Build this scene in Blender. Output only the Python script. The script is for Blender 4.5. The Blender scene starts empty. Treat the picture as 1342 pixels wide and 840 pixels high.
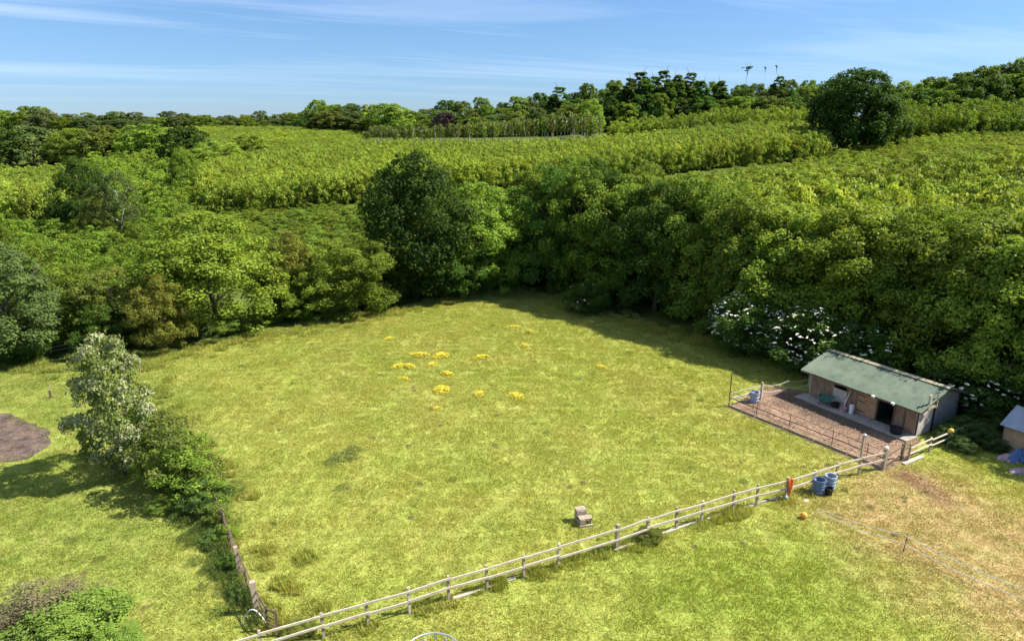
import bpy, math, random
import numpy as np
from math import radians as R, sin, cos, pi, atan2, hypot
from mathutils import Vector, Matrix

SC = bpy.context.scene
COL = SC.collection
random.seed(7)
RNG = np.random.default_rng(7)

# ------------------------------------------------------------------ camera
CAMH, FPX, PITCH = 19.0, 900.0, R(16.7)
cam_d = bpy.data.cameras.new('camera')
cam_d.sensor_width = 36.0
cam_d.lens = 36.0 * FPX / 1342.0
cam_d.clip_end = 6000
cam = bpy.data.objects.new('camera', cam_d)
COL.objects.link(cam)
cam.location = (0, 0, CAMH)
cam.rotation_euler = (pi / 2 - PITCH, 0, 0)
SC.camera = cam

# ------------------------------------------------------------------ sky, sun, exposure
SUN_EL, SUN_AZ = R(48), R(86)          # azimuth clockwise from +Y
world = bpy.data.worlds.new('World')
SC.world = world
world.use_nodes = True
wn, wl = world.node_tree.nodes, world.node_tree.links
wn.clear()
w_out = wn.new('ShaderNodeOutputWorld')
w_bg = wn.new('ShaderNodeBackground')
w_sky = wn.new('ShaderNodeTexSky')
w_sky.sky_type = 'NISHITA'
w_sky.sun_disc = False
w_sky.sun_elevation = SUN_EL
w_sky.sun_rotation = SUN_AZ
w_sky.altitude = 0
w_sky.air_density = 1.0
w_sky.dust_density = 0.0
w_sky.ozone_density = 1.6
w_bg.inputs['Strength'].default_value = 0.105
# thin cirrus streaks: a layer overhead, mapped by direction onto a high plane
tc = wn.new('ShaderNodeTexCoord')
sep = wn.new('ShaderNodeSeparateXYZ')
wl.new(tc.outputs['Generated'], sep.inputs[0])
def wmath(op, a, b=None, clamp=False):
    n = wn.new('ShaderNodeMath'); n.operation = op; n.use_clamp = clamp
    for i, v in enumerate((a, b)):
        if v is None: continue
        if isinstance(v, (int, float)): n.inputs[i].default_value = v
        else: wl.new(v, n.inputs[i])
    return n.outputs[0]
zz = wmath('MAXIMUM', wmath('ADD', sep.outputs[2], 0.03), 0.02)
px_ = wmath('DIVIDE', sep.outputs[0], zz)
py_ = wmath('DIVIDE', sep.outputs[1], zz)
cmb = wn.new('ShaderNodeCombineXYZ')
wl.new(px_, cmb.inputs[0]); wl.new(py_, cmb.inputs[1])
mp = wn.new('ShaderNodeMapping')
mp0 = wn.new('ShaderNodeMapping'); mp0.inputs['Rotation'].default_value = (0, 0, R(-30))
wl.new(cmb.outputs[0], mp0.inputs[0])
mp.inputs['Scale'].default_value = (0.085, 0.34, 1)
mp.inputs['Location'].default_value = (7.3, 2.2, 0)
wl.new(mp0.outputs[0], mp.inputs[0])
nz = wn.new('ShaderNodeTexNoise')
nz.inputs['Scale'].default_value = 1.0; nz.inputs['Detail'].default_value = 7
nz.inputs['Roughness'].default_value = 0.62; nz.inputs['Distortion'].default_value = 0.5
wl.new(mp.outputs[0], nz.inputs['Vector'])
cr = wn.new('ShaderNodeValToRGB')
cr.color_ramp.elements[0].position = 0.47; cr.color_ramp.elements[0].color = (0, 0, 0, 1)
cr.color_ramp.elements[1].position = 0.84; cr.color_ramp.elements[1].color = (1, 1, 1, 1)
wl.new(nz.outputs[0], cr.inputs[0])
wmx = wn.new('ShaderNodeMix'); wmx.data_type = 'RGBA'
wl.new(wmath('MULTIPLY', cr.outputs[0], wmath('MULTIPLY', sep.outputs[2], 5.0, True)), wmx.inputs['Factor'])
hsv = wn.new('ShaderNodeHueSaturation'); hsv.inputs['Saturation'].default_value = 1.05
wl.new(w_sky.outputs[0], hsv.inputs['Color'])
# clear rural air: the horizon stays blue instead of washing out
wtint = wn.new('ShaderNodeValToRGB')
wl.new(sep.outputs[2], wtint.inputs[0])
for el, (p_, c_) in zip([wtint.color_ramp.elements[0], wtint.color_ramp.elements[1], wtint.color_ramp.elements.new(0.10)],
                        ((0.0, (0.210, 0.335, 0.63, 1)), (0.45, (0.80, 0.92, 1.0, 1)), (0.10, (0.295, 0.400, 0.57, 1)))):
    el.position = p_; el.color = c_
wmul = wn.new('ShaderNodeMix'); wmul.data_type = 'RGBA'; wmul.blend_type = 'MULTIPLY'; wmul.inputs['Factor'].default_value = 1
wl.new(hsv.outputs[0], wmul.inputs['A']); wl.new(wtint.outputs[0], wmul.inputs['B'])
wl.new(wmul.outputs['Result'], wmx.inputs['A'])
wmx.inputs['B'].default_value = (5.6, 6.0, 6.6, 1)
wl.new(wmx.outputs['Result'], w_bg.inputs[0])
wl.new(w_bg.outputs[0], w_out.inputs[0])

sun_d = bpy.data.lights.new('sun', 'SUN')
sun_d.energy = 5.0
sun_d.angle = R(0.5)
sun_d.color = (1.0, 0.94, 0.84)
sun = bpy.data.objects.new('sun', sun_d)
COL.objects.link(sun)
to_sun = Vector((sin(SUN_AZ) * cos(SUN_EL), cos(SUN_AZ) * cos(SUN_EL), sin(SUN_EL)))
sun.rotation_euler = to_sun.to_track_quat('Z', 'Y').to_euler()
sun.location = (60, -10, 80)

SC.view_settings.view_transform = 'Standard'
SC.view_settings.look = 'None'
SC.view_settings.gamma = 1.0
SC.view_settings.use_curve_mapping = False
SC.view_settings.exposure = 1.2
cy = SC.cycles
cy.max_bounces = 4; cy.diffuse_bounces = 2; cy.glossy_bounces = 2
cy.transmission_bounces = 4; cy.transparent_max_bounces = 8
cy.use_adaptive_sampling = True; cy.adaptive_threshold = 0.03
cy.caustics_reflective = False; cy.caustics_refractive = False

# ------------------------------------------------------------------ pixel -> place
CP, SP = cos(PITCH), sin(PITCH)
def ray(u, v):
    x = (u - 671) / FPX; y = -(v - 420) / FPX
    return (x, CP + y * SP, -SP + y * CP)
def g(u, v, z=0.0):
    d = ray(u, v); t = (z - CAMH) / d[2]
    return Vector((d[0] * t, d[1] * t, z))
def at(u, v, Y):
    d = ray(u, v); t = Y / d[1]
    return Vector((d[0] * t, Y, CAMH + d[2] * t))

# ------------------------------------------------------------------ terrain
TY = np.array([-60, 76, 100, 130, 170, 220, 300, 400, 700, 3000.])
TU = np.array([-0.75, -0.4, 0.0, 0.4, 0.75])
TZ = np.array([[0, 0, -1.5, -2, -1, 3.5, 8, 8, 6, 0],
               [0, 0, -0.5, 2, 4.5, 8, 12.5, 11, 6, 0],
               [0, 0, 1.0, 4.2, 6, 6.8, 11, 13, 8, 0],
               [0, 0, 1.5, 5.5, 10, 13, 17, 18, 9, 0],
               [0, 0, 2, 6.5, 11, 16, 20, 20, 10, 0.]])
def smooth(t): return t * t * (3 - 2 * t)
def terrain(x, y):
    x = np.asarray(x, float); y = np.asarray(y, float)
    u = np.clip(x / np.maximum(y, 60), -0.75, 0.75)
    fu = (u + 0.75) / 1.5 * 4; 
    fu = np.interp(u, TU, np.arange(5))
    iu = np.clip(fu.astype(int), 0, 3); fu = smooth(fu - iu)
    fy = np.interp(y, TY, np.arange(len(TY)))
    iy = np.clip(fy.astype(int), 0, len(TY) - 2); fy = fy - iy
    z = (TZ[iu, iy] * (1 - fu) + TZ[iu + 1, iy] * fu) * (1 - fy) + (TZ[iu, iy + 1] * (1 - fu) + TZ[iu + 1, iy + 1] * fu) * fy
    return z
def tz(x, y): return float(terrain(np.array([x]), np.array([y]))[0])

# ------------------------------------------------------------------ materials
class NT:
    """small node-tree helper"""
    def __init__(self, name):
        self.m = bpy.data.materials.new(name); self.m.use_nodes = True
        self.n = self.m.node_tree.nodes; self.l = self.m.node_tree.links
        self.n.clear()
        self.out = self.n.new('ShaderNodeOutputMaterial')
    def put(self, sock, v):
        if hasattr(v, 'is_output') or isinstance(v, bpy.types.NodeSocket): self.l.new(v, sock)
        elif isinstance(v, (tuple, list)): sock.default_value = tuple(v) + ((1,) if len(v) == 3 and sock.type == 'RGBA' else ())
        else: sock.default_value = v
    def math(self, op, a, b=None, c=None, clamp=False):
        n = self.n.new('ShaderNodeMath'); n.operation = op; n.use_clamp = clamp
        for i, v in enumerate((a, b, c)):
            if v is not None: self.put(n.inputs[i], v)
        return n.outputs[0]
    def pos(self):
        return self.n.new('ShaderNodeNewGeometry').outputs['Position']
    def obj(self):
        return self.n.new('ShaderNodeTexCoord').outputs['Object']
    def rnd(self):
        return self.n.new('ShaderNodeObjectInfo').outputs['Random']
    def attr(self, name):
        n = self.n.new('ShaderNodeAttribute'); n.attribute_name = name
        return n.outputs['Fac']
    def noise(self, vec, scale, detail=3, rough=0.55, dist=0.0, stretch=None):
        if stretch:
            mpn = self.n.new('ShaderNodeMapping'); mpn.inputs['Scale'].default_value = stretch
            self.l.new(vec, mpn.inputs[0]); vec = mpn.outputs[0]
        n = self.n.new('ShaderNodeTexNoise'); self.l.new(vec, n.inputs['Vector'])
        n.inputs['Scale'].default_value = scale; n.inputs['Detail'].default_value = detail
        n.inputs['Roughness'].default_value = rough; n.inputs['Distortion'].default_value = dist
        return n.outputs[0]
    def ramp(self, f, *stops):
        n = self.n.new('ShaderNodeValToRGB'); self.put(n.inputs[0], f)
        e = n.color_ramp.elements
        while len(e) < len(stops): e.new(0.5)
        for el, (p, c) in zip(e, stops):
            el.position = p
            el.color = (c, c, c, 1) if isinstance(c, (int, float)) else tuple(c) + (1,)
        return n.outputs[0]
    def mix(self, f, a, b, mode='MIX'):
        n = self.n.new('ShaderNodeMix'); n.data_type = 'RGBA'; n.blend_type = mode
        self.put(n.inputs['Factor'], f); self.put(n.inputs['A'], a); self.put(n.inputs['B'], b)
        return n.outputs['Result']
    def bump(self, h, strength=0.4, dist=0.02):
        n = self.n.new('ShaderNodeBump'); n.inputs['Strength'].default_value = strength
        n.inputs['Distance'].default_value = dist; self.l.new(h, n.inputs['Height'])
        return n.outputs[0]
    def bsdf(self, col, rough=0.8, metal=0.0, spec=0.3, normal=None):
        n = self.n.new('ShaderNodeBsdfPrincipled')
        self.put(n.inputs['Base Color'], col); self.put(n.inputs['Roughness'], rough)
        n.inputs['Metallic'].default_value = metal
        n.inputs['Specular IOR Level'].default_value = spec
        if normal is not None: self.l.new(normal, n.inputs['Normal'])
        return n.outputs[0]
    def done(self, s):
        self.l.new(s, self.out.inputs['Surface']); return self.m

MATS = {}
def plain(name, col, rough=0.7, metal=0.0, var=0.25, scale=6.0, spec=0.3, stretch=None):
    if name in MATS: return MATS[name]
    t = NT(name)
    nn = t.noise(t.obj(), scale, 5, 0.65, stretch=stretch)
    d = tuple(c * (1 - var) for c in col); b = tuple(min(1, c * (1 + var)) for c in col)
    c = t.mix(t.ramp(nn, (0.3, 0.0), (0.7, 1.0)), d, b)
    c = t.mix(t.math('MULTIPLY', t.rnd(), 0.3), c, tuple(x * 0.7 for x in col))
    MATS[name] = t.done(t.bsdf(c, rough, metal, spec, t.bump(nn, 0.25, 0.01)))
    return MATS[name]

def foliage(name, dark, light, trans=0.38, tcol=None, rough=0.5, vary=0.45, pale=None):
    if name in MATS: return MATS[name]
    t = NT(name)
    tint = t.attr('tint')
    c = t.mix(tint, dark, light)
    if pale:
        c = t.mix(t.ramp(t.attr('clump'), (0.46, 0.0), (0.76, 0.85)), c, pale)
    stand = t.ramp(t.noise(t.pos(), 0.045, 3, 0.6), (0.36, (0.80, 0.84, 0.9)), (0.64, (1.16, 1.12, 1.0)))
    c = t.mix(1.0, c, stand, 'MULTIPLY')
    hs = t.n.new('ShaderNodeHueSaturation')
    r = t.rnd()
    t.put(hs.inputs['Hue'], t.math('MULTIPLY_ADD', r, 0.020, 0.4830))
    t.put(hs.inputs['Value'], t.math('MULTIPLY_ADD', r, vary, 1 - vary / 2))
    t.put(hs.inputs['Color'], c)
    c = hs.outputs[0]
    p = t.bsdf(c, 0.6, 0, 0.10)
    tr = t.n.new('ShaderNodeBsdfTranslucent')
    tcm = t.mix(1.0, c, tcol or (1.15, 1.05, 0.45), 'MULTIPLY')
    t.put(tr.inputs[0], tcm)
    ms = t.n.new('ShaderNodeMixShader'); ms.inputs[0].default_value = trans
    t.l.new(p, ms.inputs[1]); t.l.new(tr.outputs[0], ms.inputs[2])
    MATS[name] = t.done(ms.outputs[0])
    return MATS[name]

# foliage colours
F_MID = foliage('leaf_mid', (0.066, 0.132, 0.014), (0.22, 0.325, 0.042))
F_LIGHT = foliage('leaf_light', (0.085, 0.165, 0.018), (0.265, 0.39, 0.052))
F_DARK = foliage('leaf_dark', (0.04, 0.098, 0.014), (0.095, 0.18, 0.028))
F_COPP = foliage('leaf_coppice', (0.105, 0.182, 0.02), (0.345, 0.44, 0.072))
F_COPPD = foliage('leaf_coppice_deep', (0.082, 0.15, 0.016), (0.275, 0.375, 0.052))
F_BRONZE = foliage('leaf_bronze', (0.1, 0.125, 0.022), (0.205, 0.225, 0.042))
F_OLIVE = foliage('leaf_olive', (0.09, 0.125, 0.026), (0.19, 0.235, 0.048))
F_GREY = foliage('leaf_grey', (0.072, 0.118, 0.034), (0.145, 0.205, 0.062))
F_DEEP = foliage('leaf_deep', (0.026, 0.068, 0.012), (0.066, 0.135, 0.022), vary=0.2)
F_CONIF = foliage('leaf_conifer', (0.03, 0.06, 0.02), (0.062, 0.105, 0.034), trans=0.1)
F_PURPLE = foliage('leaf_purple', (0.036, 0.024, 0.03), (0.07, 0.044, 0.05), trans=0.15, tcol=(1.1, 0.8, 0.8))
F_BEAM = foliage('leaf_whitebeam', (0.135, 0.215, 0.04), (0.27, 0.37, 0.09), pale=(0.58, 0.62, 0.38))
F_TWIG = foliage('leaf_dead', (0.078, 0.07, 0.036), (0.155, 0.135, 0.072), trans=0.1, tcol=(1, .9, .8))
F_SHRUB = foliage('leaf_shrub', (0.095, 0.18, 0.028), (0.245, 0.37, 0.07))
F_NETTLE = foliage('leaf_nettle', (0.06, 0.115, 0.026), (0.13, 0.195, 0.05))
F_HAZE = foliage('leaf_far_haze', (0.08, 0.12, 0.042), (0.16, 0.205, 0.078))  # greyed, bluish leaf tone: distance haze put into the colour
F_FLOWER = plain('white_blossom', (0.80, 0.76, 0.58), 0.7, var=0.08)
F_YELLOW = plain('yellow_petal', (0.70, 0.56, 0.04), 0.6, var=0.12)
BARK = plain('bark', (0.11, 0.085, 0.06), 0.95, var=0.4, scale=12, stretch=(1, 1, 0.2))
BARK_PALE = plain('bark_pale', (0.50, 0.46, 0.38), 0.9, var=0.3, scale=10, stretch=(1, 1, 0.3))
WOOD = plain('weathered_rail', (0.46, 0.40, 0.31), 0.85, var=0.28, scale=9, stretch=(0.15, 1, 1))
WOODP = plain('weathered_post', (0.34, 0.27, 0.19), 0.9, var=0.32, scale=9, stretch=(1, 1, 0.15))
WOODD = plain('dark_timber', (0.13, 0.095, 0.065), 0.9, var=0.4, scale=9, stretch=(1, 1, 0.2))
METALD = plain('dark_metal', (0.05, 0.05, 0.05), 0.5, 0.6, var=0.3)
GALV = plain('galvanised', (0.52, 0.54, 0.56), 0.42, 0.75, var=0.15)
WHITE = plain('white_plastic', (0.72, 0.72, 0.70), 0.5, var=0.08)
TAPE = plain('fence_tape', (0.68, 0.66, 0.58), 0.7, var=0.1)

# ------------------------------------------------------------------ mesh helpers
def mesh_np(name, V, Fq, mat=None, attrs=None, smoothf=False):
    """V (n,3), Fq (m,k) -> mesh, fast"""
    V = np.asarray(V, np.float32); Fq = np.asarray(Fq, np.int32)
    me = bpy.data.meshes.new(name)
    m, k = Fq.shape
    me.vertices.add(len(V)); me.vertices.foreach_set('co', V.ravel())
    me.loops.add(m * k); me.loops.foreach_set('vertex_index', Fq.ravel())
    me.polygons.add(m)
    me.polygons.foreach_set('loop_start', np.arange(0, m * k, k, dtype=np.int32))
    if smoothf: me.polygons.foreach_set('use_smooth', np.ones(m, bool))
    for an, av in (attrs or {}).items():
        a = me.attributes.new(an, 'FLOAT', 'FACE'); a.data.foreach_set('value', np.asarray(av, np.float32))
    me.update(calc_edges=True)
    if mat: me.materials.append(mat)
    return me

class MB:
    """collects shapes, builds one mesh"""
    def __init__(self): self.v = []; self.f = []
    def add(self, vs, fs):
        b = len(self.v); self.v += [tuple(p) for p in vs]; self.f += [tuple(i + b for i in q) for q in fs]
        return self
    def box(self, c, s, rot=None, taper=1.0):
        hx, hy, hz = s[0] / 2, s[1] / 2, s[2] / 2
        vs = [Vector((x * (taper if z > 0 else 1), y * (taper if z > 0 else 1), z)) for z in (-hz, hz) for x, y in ((-hx, -hy), (hx, -hy), (hx, hy), (-hx, hy))]
        if rot is not None:
            if isinstance(rot, (int, float)): rot = Matrix.Rotation(rot, 3, 'Z')
            vs = [rot @ p for p in vs]
        vs = [p + Vector(c) for p in vs]
        return self.add(vs, [(3, 2, 1, 0), (4, 5, 6, 7), (0, 1, 5, 4), (1, 2, 6, 5), (2, 3, 7, 6), (3, 0, 4, 7)])
    def bar(self, a, b, w, h, up=(0, 0, 1)):
        a = Vector(a); b = Vector(b); d = b - a; L = d.length
        x = d.normalized(); upv = Vector(up)
        if abs(x.dot(upv)) > 0.95: upv = Vector((0, 1, 0))
        y = upv.cross(x).normalized(); z = x.cross(y)
        m = Matrix((x, y, z)).transposed()
        return self.box((a + b) / 2, (L, w, h), m)
    def tube(self, pts, rad, n=8, cap=True):
        pts = [Vector(p) for p in pts]
        if isinstance(rad, (int, float)): rad = [rad] * len(pts)
        vs = []; fs = []
        prev = None
        for i, p in enumerate(pts):
            t = (pts[min(i + 1, len(pts) - 1)] - pts[max(i - 1, 0)]).normalized()
            if prev is None:
                r = t.cross(Vector((0, 0, 1)) if abs(t.z) < 0.9 else Vector((1, 0, 0))).normalized()
            else:
                r = (prev - t * prev.dot(t)).normalized()
            prev = r; s = t.cross(r)
            for k in range(n):
                a = 2 * pi * k / n
                vs.append(p + (r * cos(a) + s * sin(a)) * rad[i])
        for i in range(len(pts) - 1):
            for k in range(n):
                fs.append((i * n + k, i * n + (k + 1) % n, (i + 1) * n + (k + 1) % n, (i + 1) * n + k))
        if cap:
            fs.append(tuple(range(n))[::-1]); fs.append(tuple(range((len(pts) - 1) * n, len(pts) * n)))
        return self.add(vs, fs)
    def lathe(self, prof, n=20, c=(0, 0, 0)):
        vs = []; fs = []
        for r, z in prof:
            for k in range(n):
                a = 2 * pi * k / n; vs.append((c[0] + r * cos(a), c[1] + r * sin(a), c[2] + z))
        for i in range(len(prof) - 1):
            for k in range(n):
                fs.append((i * n + k, i * n + (k + 1) % n, (i + 1) * n + (k + 1) % n, (i + 1) * n + k))
        return self.add(vs, fs)
    def mesh(self, name, mat, smoothf=False):
        me = bpy.data.meshes.new(name); me.from_pydata(self.v, [], self.f)
        if smoothf: me.polygons.foreach_set('use_smooth', np.ones(len(me.polygons), bool))
        me.update()
        if mat: me.materials.append(mat)
        return me
    def build(self, name, mat, parent=None, smoothf=False):
        return link(name, self.mesh(name, mat, smoothf), parent)

def link(name, data, parent=None):
    o = bpy.data.objects.new(name, data); COL.objects.link(o)
    if parent is not None: o.parent = parent
    return o
def tag(o, label=None, cat=None, group=None, kind=None):
    if label: o['label'] = label
    if cat: o['category'] = cat
    if group: o['group'] = group
    if kind: o['kind'] = kind
    return o
def thing(name, loc, rz=0, label=None, cat=None, group=None):
    o = link(name, None); o.location = loc; o.rotation_euler = (0, 0, rz)
    o.empty_display_size = 0.3
    return tag(o, label, cat, group)
def in_poly(x, y, poly):
    x = np.asarray(x); y = np.asarray(y); ins = np.zeros(x.shape, bool); n = len(poly)
    for i in range(n):
        x1, y1 = poly[i][:2]; x2, y2 = poly[(i + 1) % n][:2]
        c = ((y1 > y) != (y2 > y)) & (x < (x2 - x1) * (y - y1) / (y2 - y1 + 1e-12) + x1)
        ins ^= c
    return ins
def sheet(name, poly, z, mat, step=1.0, jitter=0.0):
    """flat polygon as an ngon with a subdivided, slightly ragged edge"""
    pts = []
    for i in range(len(poly)):
        a = Vector(poly[i][:2]); b = Vector(poly[(i + 1) % len(poly)][:2]); n = max(1, int((b - a).length / step))
        for k in range(n):
            p = a.lerp(b, k / n)
            if jitter: p += Vector((random.uniform(-1, 1), random.uniform(-1, 1))) * jitter
            pts.append((p.x, p.y, z))
    me = bpy.data.meshes.new(name); me.from_pydata(pts, [], [tuple(range(len(pts)))]); me.update()
    if me.polygons[0].normal.z < 0: me.flip_normals()
    me.materials.append(mat)
    return tag(link(name, me), kind='structure')

# ------------------------------------------------------------------ ground
CORNER = g(1157, 615)
YARD = [g(953, 534), g(1062, 518) + Vector((0.2, 0.2, 0)), g(1200, 574), g(1188, 603), g(1157, 616), g(1128, 606)]
YARD = [g(951, 534), g(1005, 505), g(1058, 512), g(1206, 577), g(1190, 604), g(1157, 617)]
MEADOW = [(-75, 6), (75, 6), (75, 22), (45, 32), (34.5, 41), (30, 45), (24, 50), (18.5, 56), (12.5, 62), (6, 69), (1.5, 75), (-3, 75.5),
          (-8, 71), (-13, 66.5), (-20, 61), (-27, 55.5), (-31, 52.5), (-37, 52), (-55, 50), (-75, 49)]

def blob(t, pos, cx, cy, rx, ry, rot=0.0, wob=0.35, sc=0.5, soft=(0.75, 1.15)):
    mpn = t.n.new('ShaderNodeMapping'); mpn.vector_type = 'TEXTURE'
    mpn.inputs['Location'].default_value = (cx, cy, 0); mpn.inputs['Rotation'].default_value = (0, 0, rot)
    mpn.inputs['Scale'].default_value = (rx, ry, 1e3)
    t.l.new(pos, mpn.inputs[0])
    ln = t.n.new('ShaderNodeVectorMath'); ln.operation = 'LENGTH'; t.l.new(mpn.outputs[0], ln.inputs[0])
    nn = t.noise(pos, sc, 4, 0.6)
    d = t.math('ADD', ln.outputs['Value'], t.math('MULTIPLY', t.math('SUBTRACT', nn, 0.5), wob * 4))
    return t.math('SUBTRACT', 1.0, t.math('SMOOTHSTEP', d, soft[0], soft[1]) if False else t.ramp(t.math('MULTIPLY', d, 0.5), (soft[0] / 2, 0.0), (soft[1] / 2, 1.0)), clamp=True)

def grass_colour(t, blades=False):
    pos = t.pos()
    big = t.noise(pos, 0.09, 4, 0.6)
    med = t.noise(pos, 0.55, 4, 0.6)
    fine = t.noise(pos, 4.5, 3, 0.75)
    c = t.mix(t.ramp(big, (0.36, 0.0), (0.64, 1.0)), (0.272, 0.312, 0.064), (0.308, 0.326, 0.080))
    c = t.mix(t.ramp(med, (0.40, 0.0), (0.85, 0.3)), c, (0.165, 0.225, 0.030))
    c = t.mix(t.ramp(t.noise(pos, 0.30, 5, 0.65), (0.42, 0.0), (0.90, 0.6)), c, (0.330, 0.300, 0.075))
    c = t.mix(t.ramp(t.noise(pos, 0.13, 4, 0.65, 0.8, (1, 0.55, 1)), (0.50, 0.0), (0.76, 0.4)), c, (0.335, 0.295, 0.100))
    c = t.mix(t.ramp(t.noise(pos, 0.19, 4, 0.6), (0.52, 0.0), (0.78, 0.35)), c, (0.165, 0.225, 0.035))
    # dry ground by the yard gate and the lower right paddock
    dry = blob(t, pos, 21.8, 27.0, 6.6, 9.0, 0.35, 0.30, 0.22, (0.6, 1.25))
    dryc = t.mix(t.ramp(t.noise(pos, 0.8, 4, 0.6), (0.38, 0.0), (0.66, 1.0)), (0.365, 0.270, 0.130), (0.285, 0.240, 0.088))
    c = t.mix(t.math('MULTIPLY', dry, 0.92), c, dryc)
    # trodden earth outside the gate
    e = blob(t, pos, 22.0, 32.9, 0.9, 2.6, 0.15, 0.35, 0.7, (0.5, 1.2))
    c = t.mix(t.math('MULTIPLY', e, 0.85), c, (0.235, 0.150, 0.090))
    # fresher green, lower middle
    gr = blob(t, pos, 10.5, 24.5, 5.5, 3.2, 0.3, 0.3, 0.25, (0.5, 1.3))
    c = t.mix(t.math('MULTIPLY', gr, 0.55), c, (0.170, 0.240, 0.024))
    # the left lawn is cooler and greener with bare spots
    lw = blob(t, pos, -30, 30, 15, 26, 0.42, 0.12, 0.2, (0.8, 1.1))
    lwc = t.mix(t.ramp(med, (0.42, 0.0), (0.66, 1.0)), (0.240, 0.280, 0.065), (0.165, 0.225, 0.040))
    lwc = t.mix(t.ramp(t.noise(pos, 0.42, 4, 0.6), (0.55, 0.0), (0.72, 0.7)), lwc, (0.350, 0.300, 0.120))
    c = t.mix(t.math('MULTIPLY', lw, 0.75), c, lwc)
    c = t.mix(t.ramp(fine, (0.38, 0.0), (0.66, 1.0)), t.mix(1.0, c, (1.12, 1.08, 1.1), 'MULTIPLY'), t.mix(1.0, c, (0.80, 0.86, 0.75), 'MULTIPLY'))
    # small dung and dead-grass spots
    sp = t.ramp(t.noise(pos, 0.85, 2, 0.5), (0.735, 0.0), (0.79, 0.7))
    c = t.mix(sp, c, (0.13, 0.105, 0.06))
    return c, fine

def make_grass(name, blades):
    t = NT(name)
    c, fine = grass_colour(t, blades)
    if blades:
        tint = t.attr('tint')
        c = t.mix(1.0, c, t.ramp(tint, (0.0, (0.85, 0.90, 0.85)), (0.6, (1.25, 1.2, 1.15)), (1.0, (1.75, 1.6, 1.7))), 'MULTIPLY')
        p = t.bsdf(c, 0.6, 0, 0.2)
        tr = t.n.new('ShaderNodeBsdfTranslucent'); t.put(tr.inputs[0], t.mix(1.0, c, (1.1, 1.05, 0.5), 'MULTIPLY'))
        ms = t.n.new('ShaderNodeMixShader'); ms.inputs[0].default_value = 0.45
        t.l.new(p, ms.inputs[1]); t.l.new(tr.outputs[0], ms.inputs[2])
        return t.done(ms.outputs[0])
    return t.done(t.bsdf(c, 0.9, 0, 0.1, t.bump(fine, 0.8, 0.08)))
M_GRASS = make_grass('grass', False)
M_BLADE = make_grass('grass_blade', True)

t = NT('woodland_floor')
p_ = t.pos()
c_ = t.mix(t.ramp(t.noise(p_, 0.6, 5, 0.6), (0.35, 0.0), (0.65, 1.0)), (0.055, 0.070, 0.018), (0.105, 0.140, 0.028))
M_FLOOR = t.done(t.bsdf(c_, 1.0, 0, 0.0))

ys = np.concatenate([np.arange(-60, 70, 10), np.arange(70, 240, 4), np.arange(240, 420, 8), np.array([430, 450, 480, 520, 580, 650, 750, 900, 1100, 1400, 1800, 2300, 3000, 4200])])
us = np.linspace(-2.4, 2.4, 97)
GY, GU = np.meshgrid(ys, us, indexing='ij')
GX = GU * np.maximum(GY, 60)
GZ = terrain(GX, GY)
nr, nc = GX.shape
idx = np.arange(nr * nc).reshape(nr, nc)
quads = np.stack([idx[:-1, :-1], idx[:-1, 1:], idx[1:, 1:], idx[1:, :-1]], -1).reshape(-1, 4)
ground = link('ground', mesh_np('ground', np.stack([GX, GY, GZ - 0.02], -1).reshape(-1, 3), quads, M_FLOOR, smoothf=True))
tag(ground, kind='structure')
sheet('meadow', MEADOW, 0.0, M_GRASS, 1.5, 0.25)

t = NT('yard_chippings')
p_ = t.pos()
vor = t.n.new('ShaderNodeTexVoronoi'); vor.inputs['Scale'].default_value = 7; t.l.new(p_, vor.inputs['Vector'])
c_ = t.mix(t.ramp(t.noise(p_, 0.7, 5, 0.65), (0.35, 0.0), (0.68, 1.0)), (0.105, 0.066, 0.043), (0.285, 0.185, 0.125))
c_ = t.mix(t.ramp(t.noise(p_, 5, 4, 0.7), (0.40, 0.0), (0.75, 0.6)), c_, (0.38, 0.27, 0.19))
c_ = t.mix(t.ramp(vor.outputs['Distance'], (0.0, 0.4), (0.5, 0.0)), c_, (0.11, 0.065, 0.04))
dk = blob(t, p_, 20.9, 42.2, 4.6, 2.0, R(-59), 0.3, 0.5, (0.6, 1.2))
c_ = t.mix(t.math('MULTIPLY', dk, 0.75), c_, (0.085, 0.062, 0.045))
M_YARD = t.done(t.bsdf(c_, 0.95, 0, 0.1, t.bump(t.noise(p_, 9, 5, 0.7), 1.0, 0.05)))
sheet('yard_ground', YARD, 0.012, M_YARD, 0.4, 0.10)

t = NT('burnt_earth')
p_ = t.pos()
c_ = t.mix(t.ramp(t.noise(p_, 1.2, 5, 0.7), (0.35, 0.0), (0.66, 1.0)), (0.045, 0.034, 0.029), (0.17, 0.12, 0.095))
c_ = t.mix(t.ramp(t.noise(p_, 7, 4, 0.7), (0.55, 0.0), (0.75, 0.7)), c_, (0.33, 0.26, 0.21))
M_BURN = t.done(t.bsdf(c_, 0.95, 0, 0.1, t.bump(t.noise(p_, 6, 5, 0.7), 1.0, 0.08)))
BURN = [g(u, v) for u, v in ((-60, 560), (-20, 543), (15, 541), (28, 549), (64, 563), (68, 580), (52, 592), (35, 601), (0, 607), (-60, 612))]
sheet('burnt_patch', BURN, 0.012, M_BURN, 0.5, 0.12)

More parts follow.
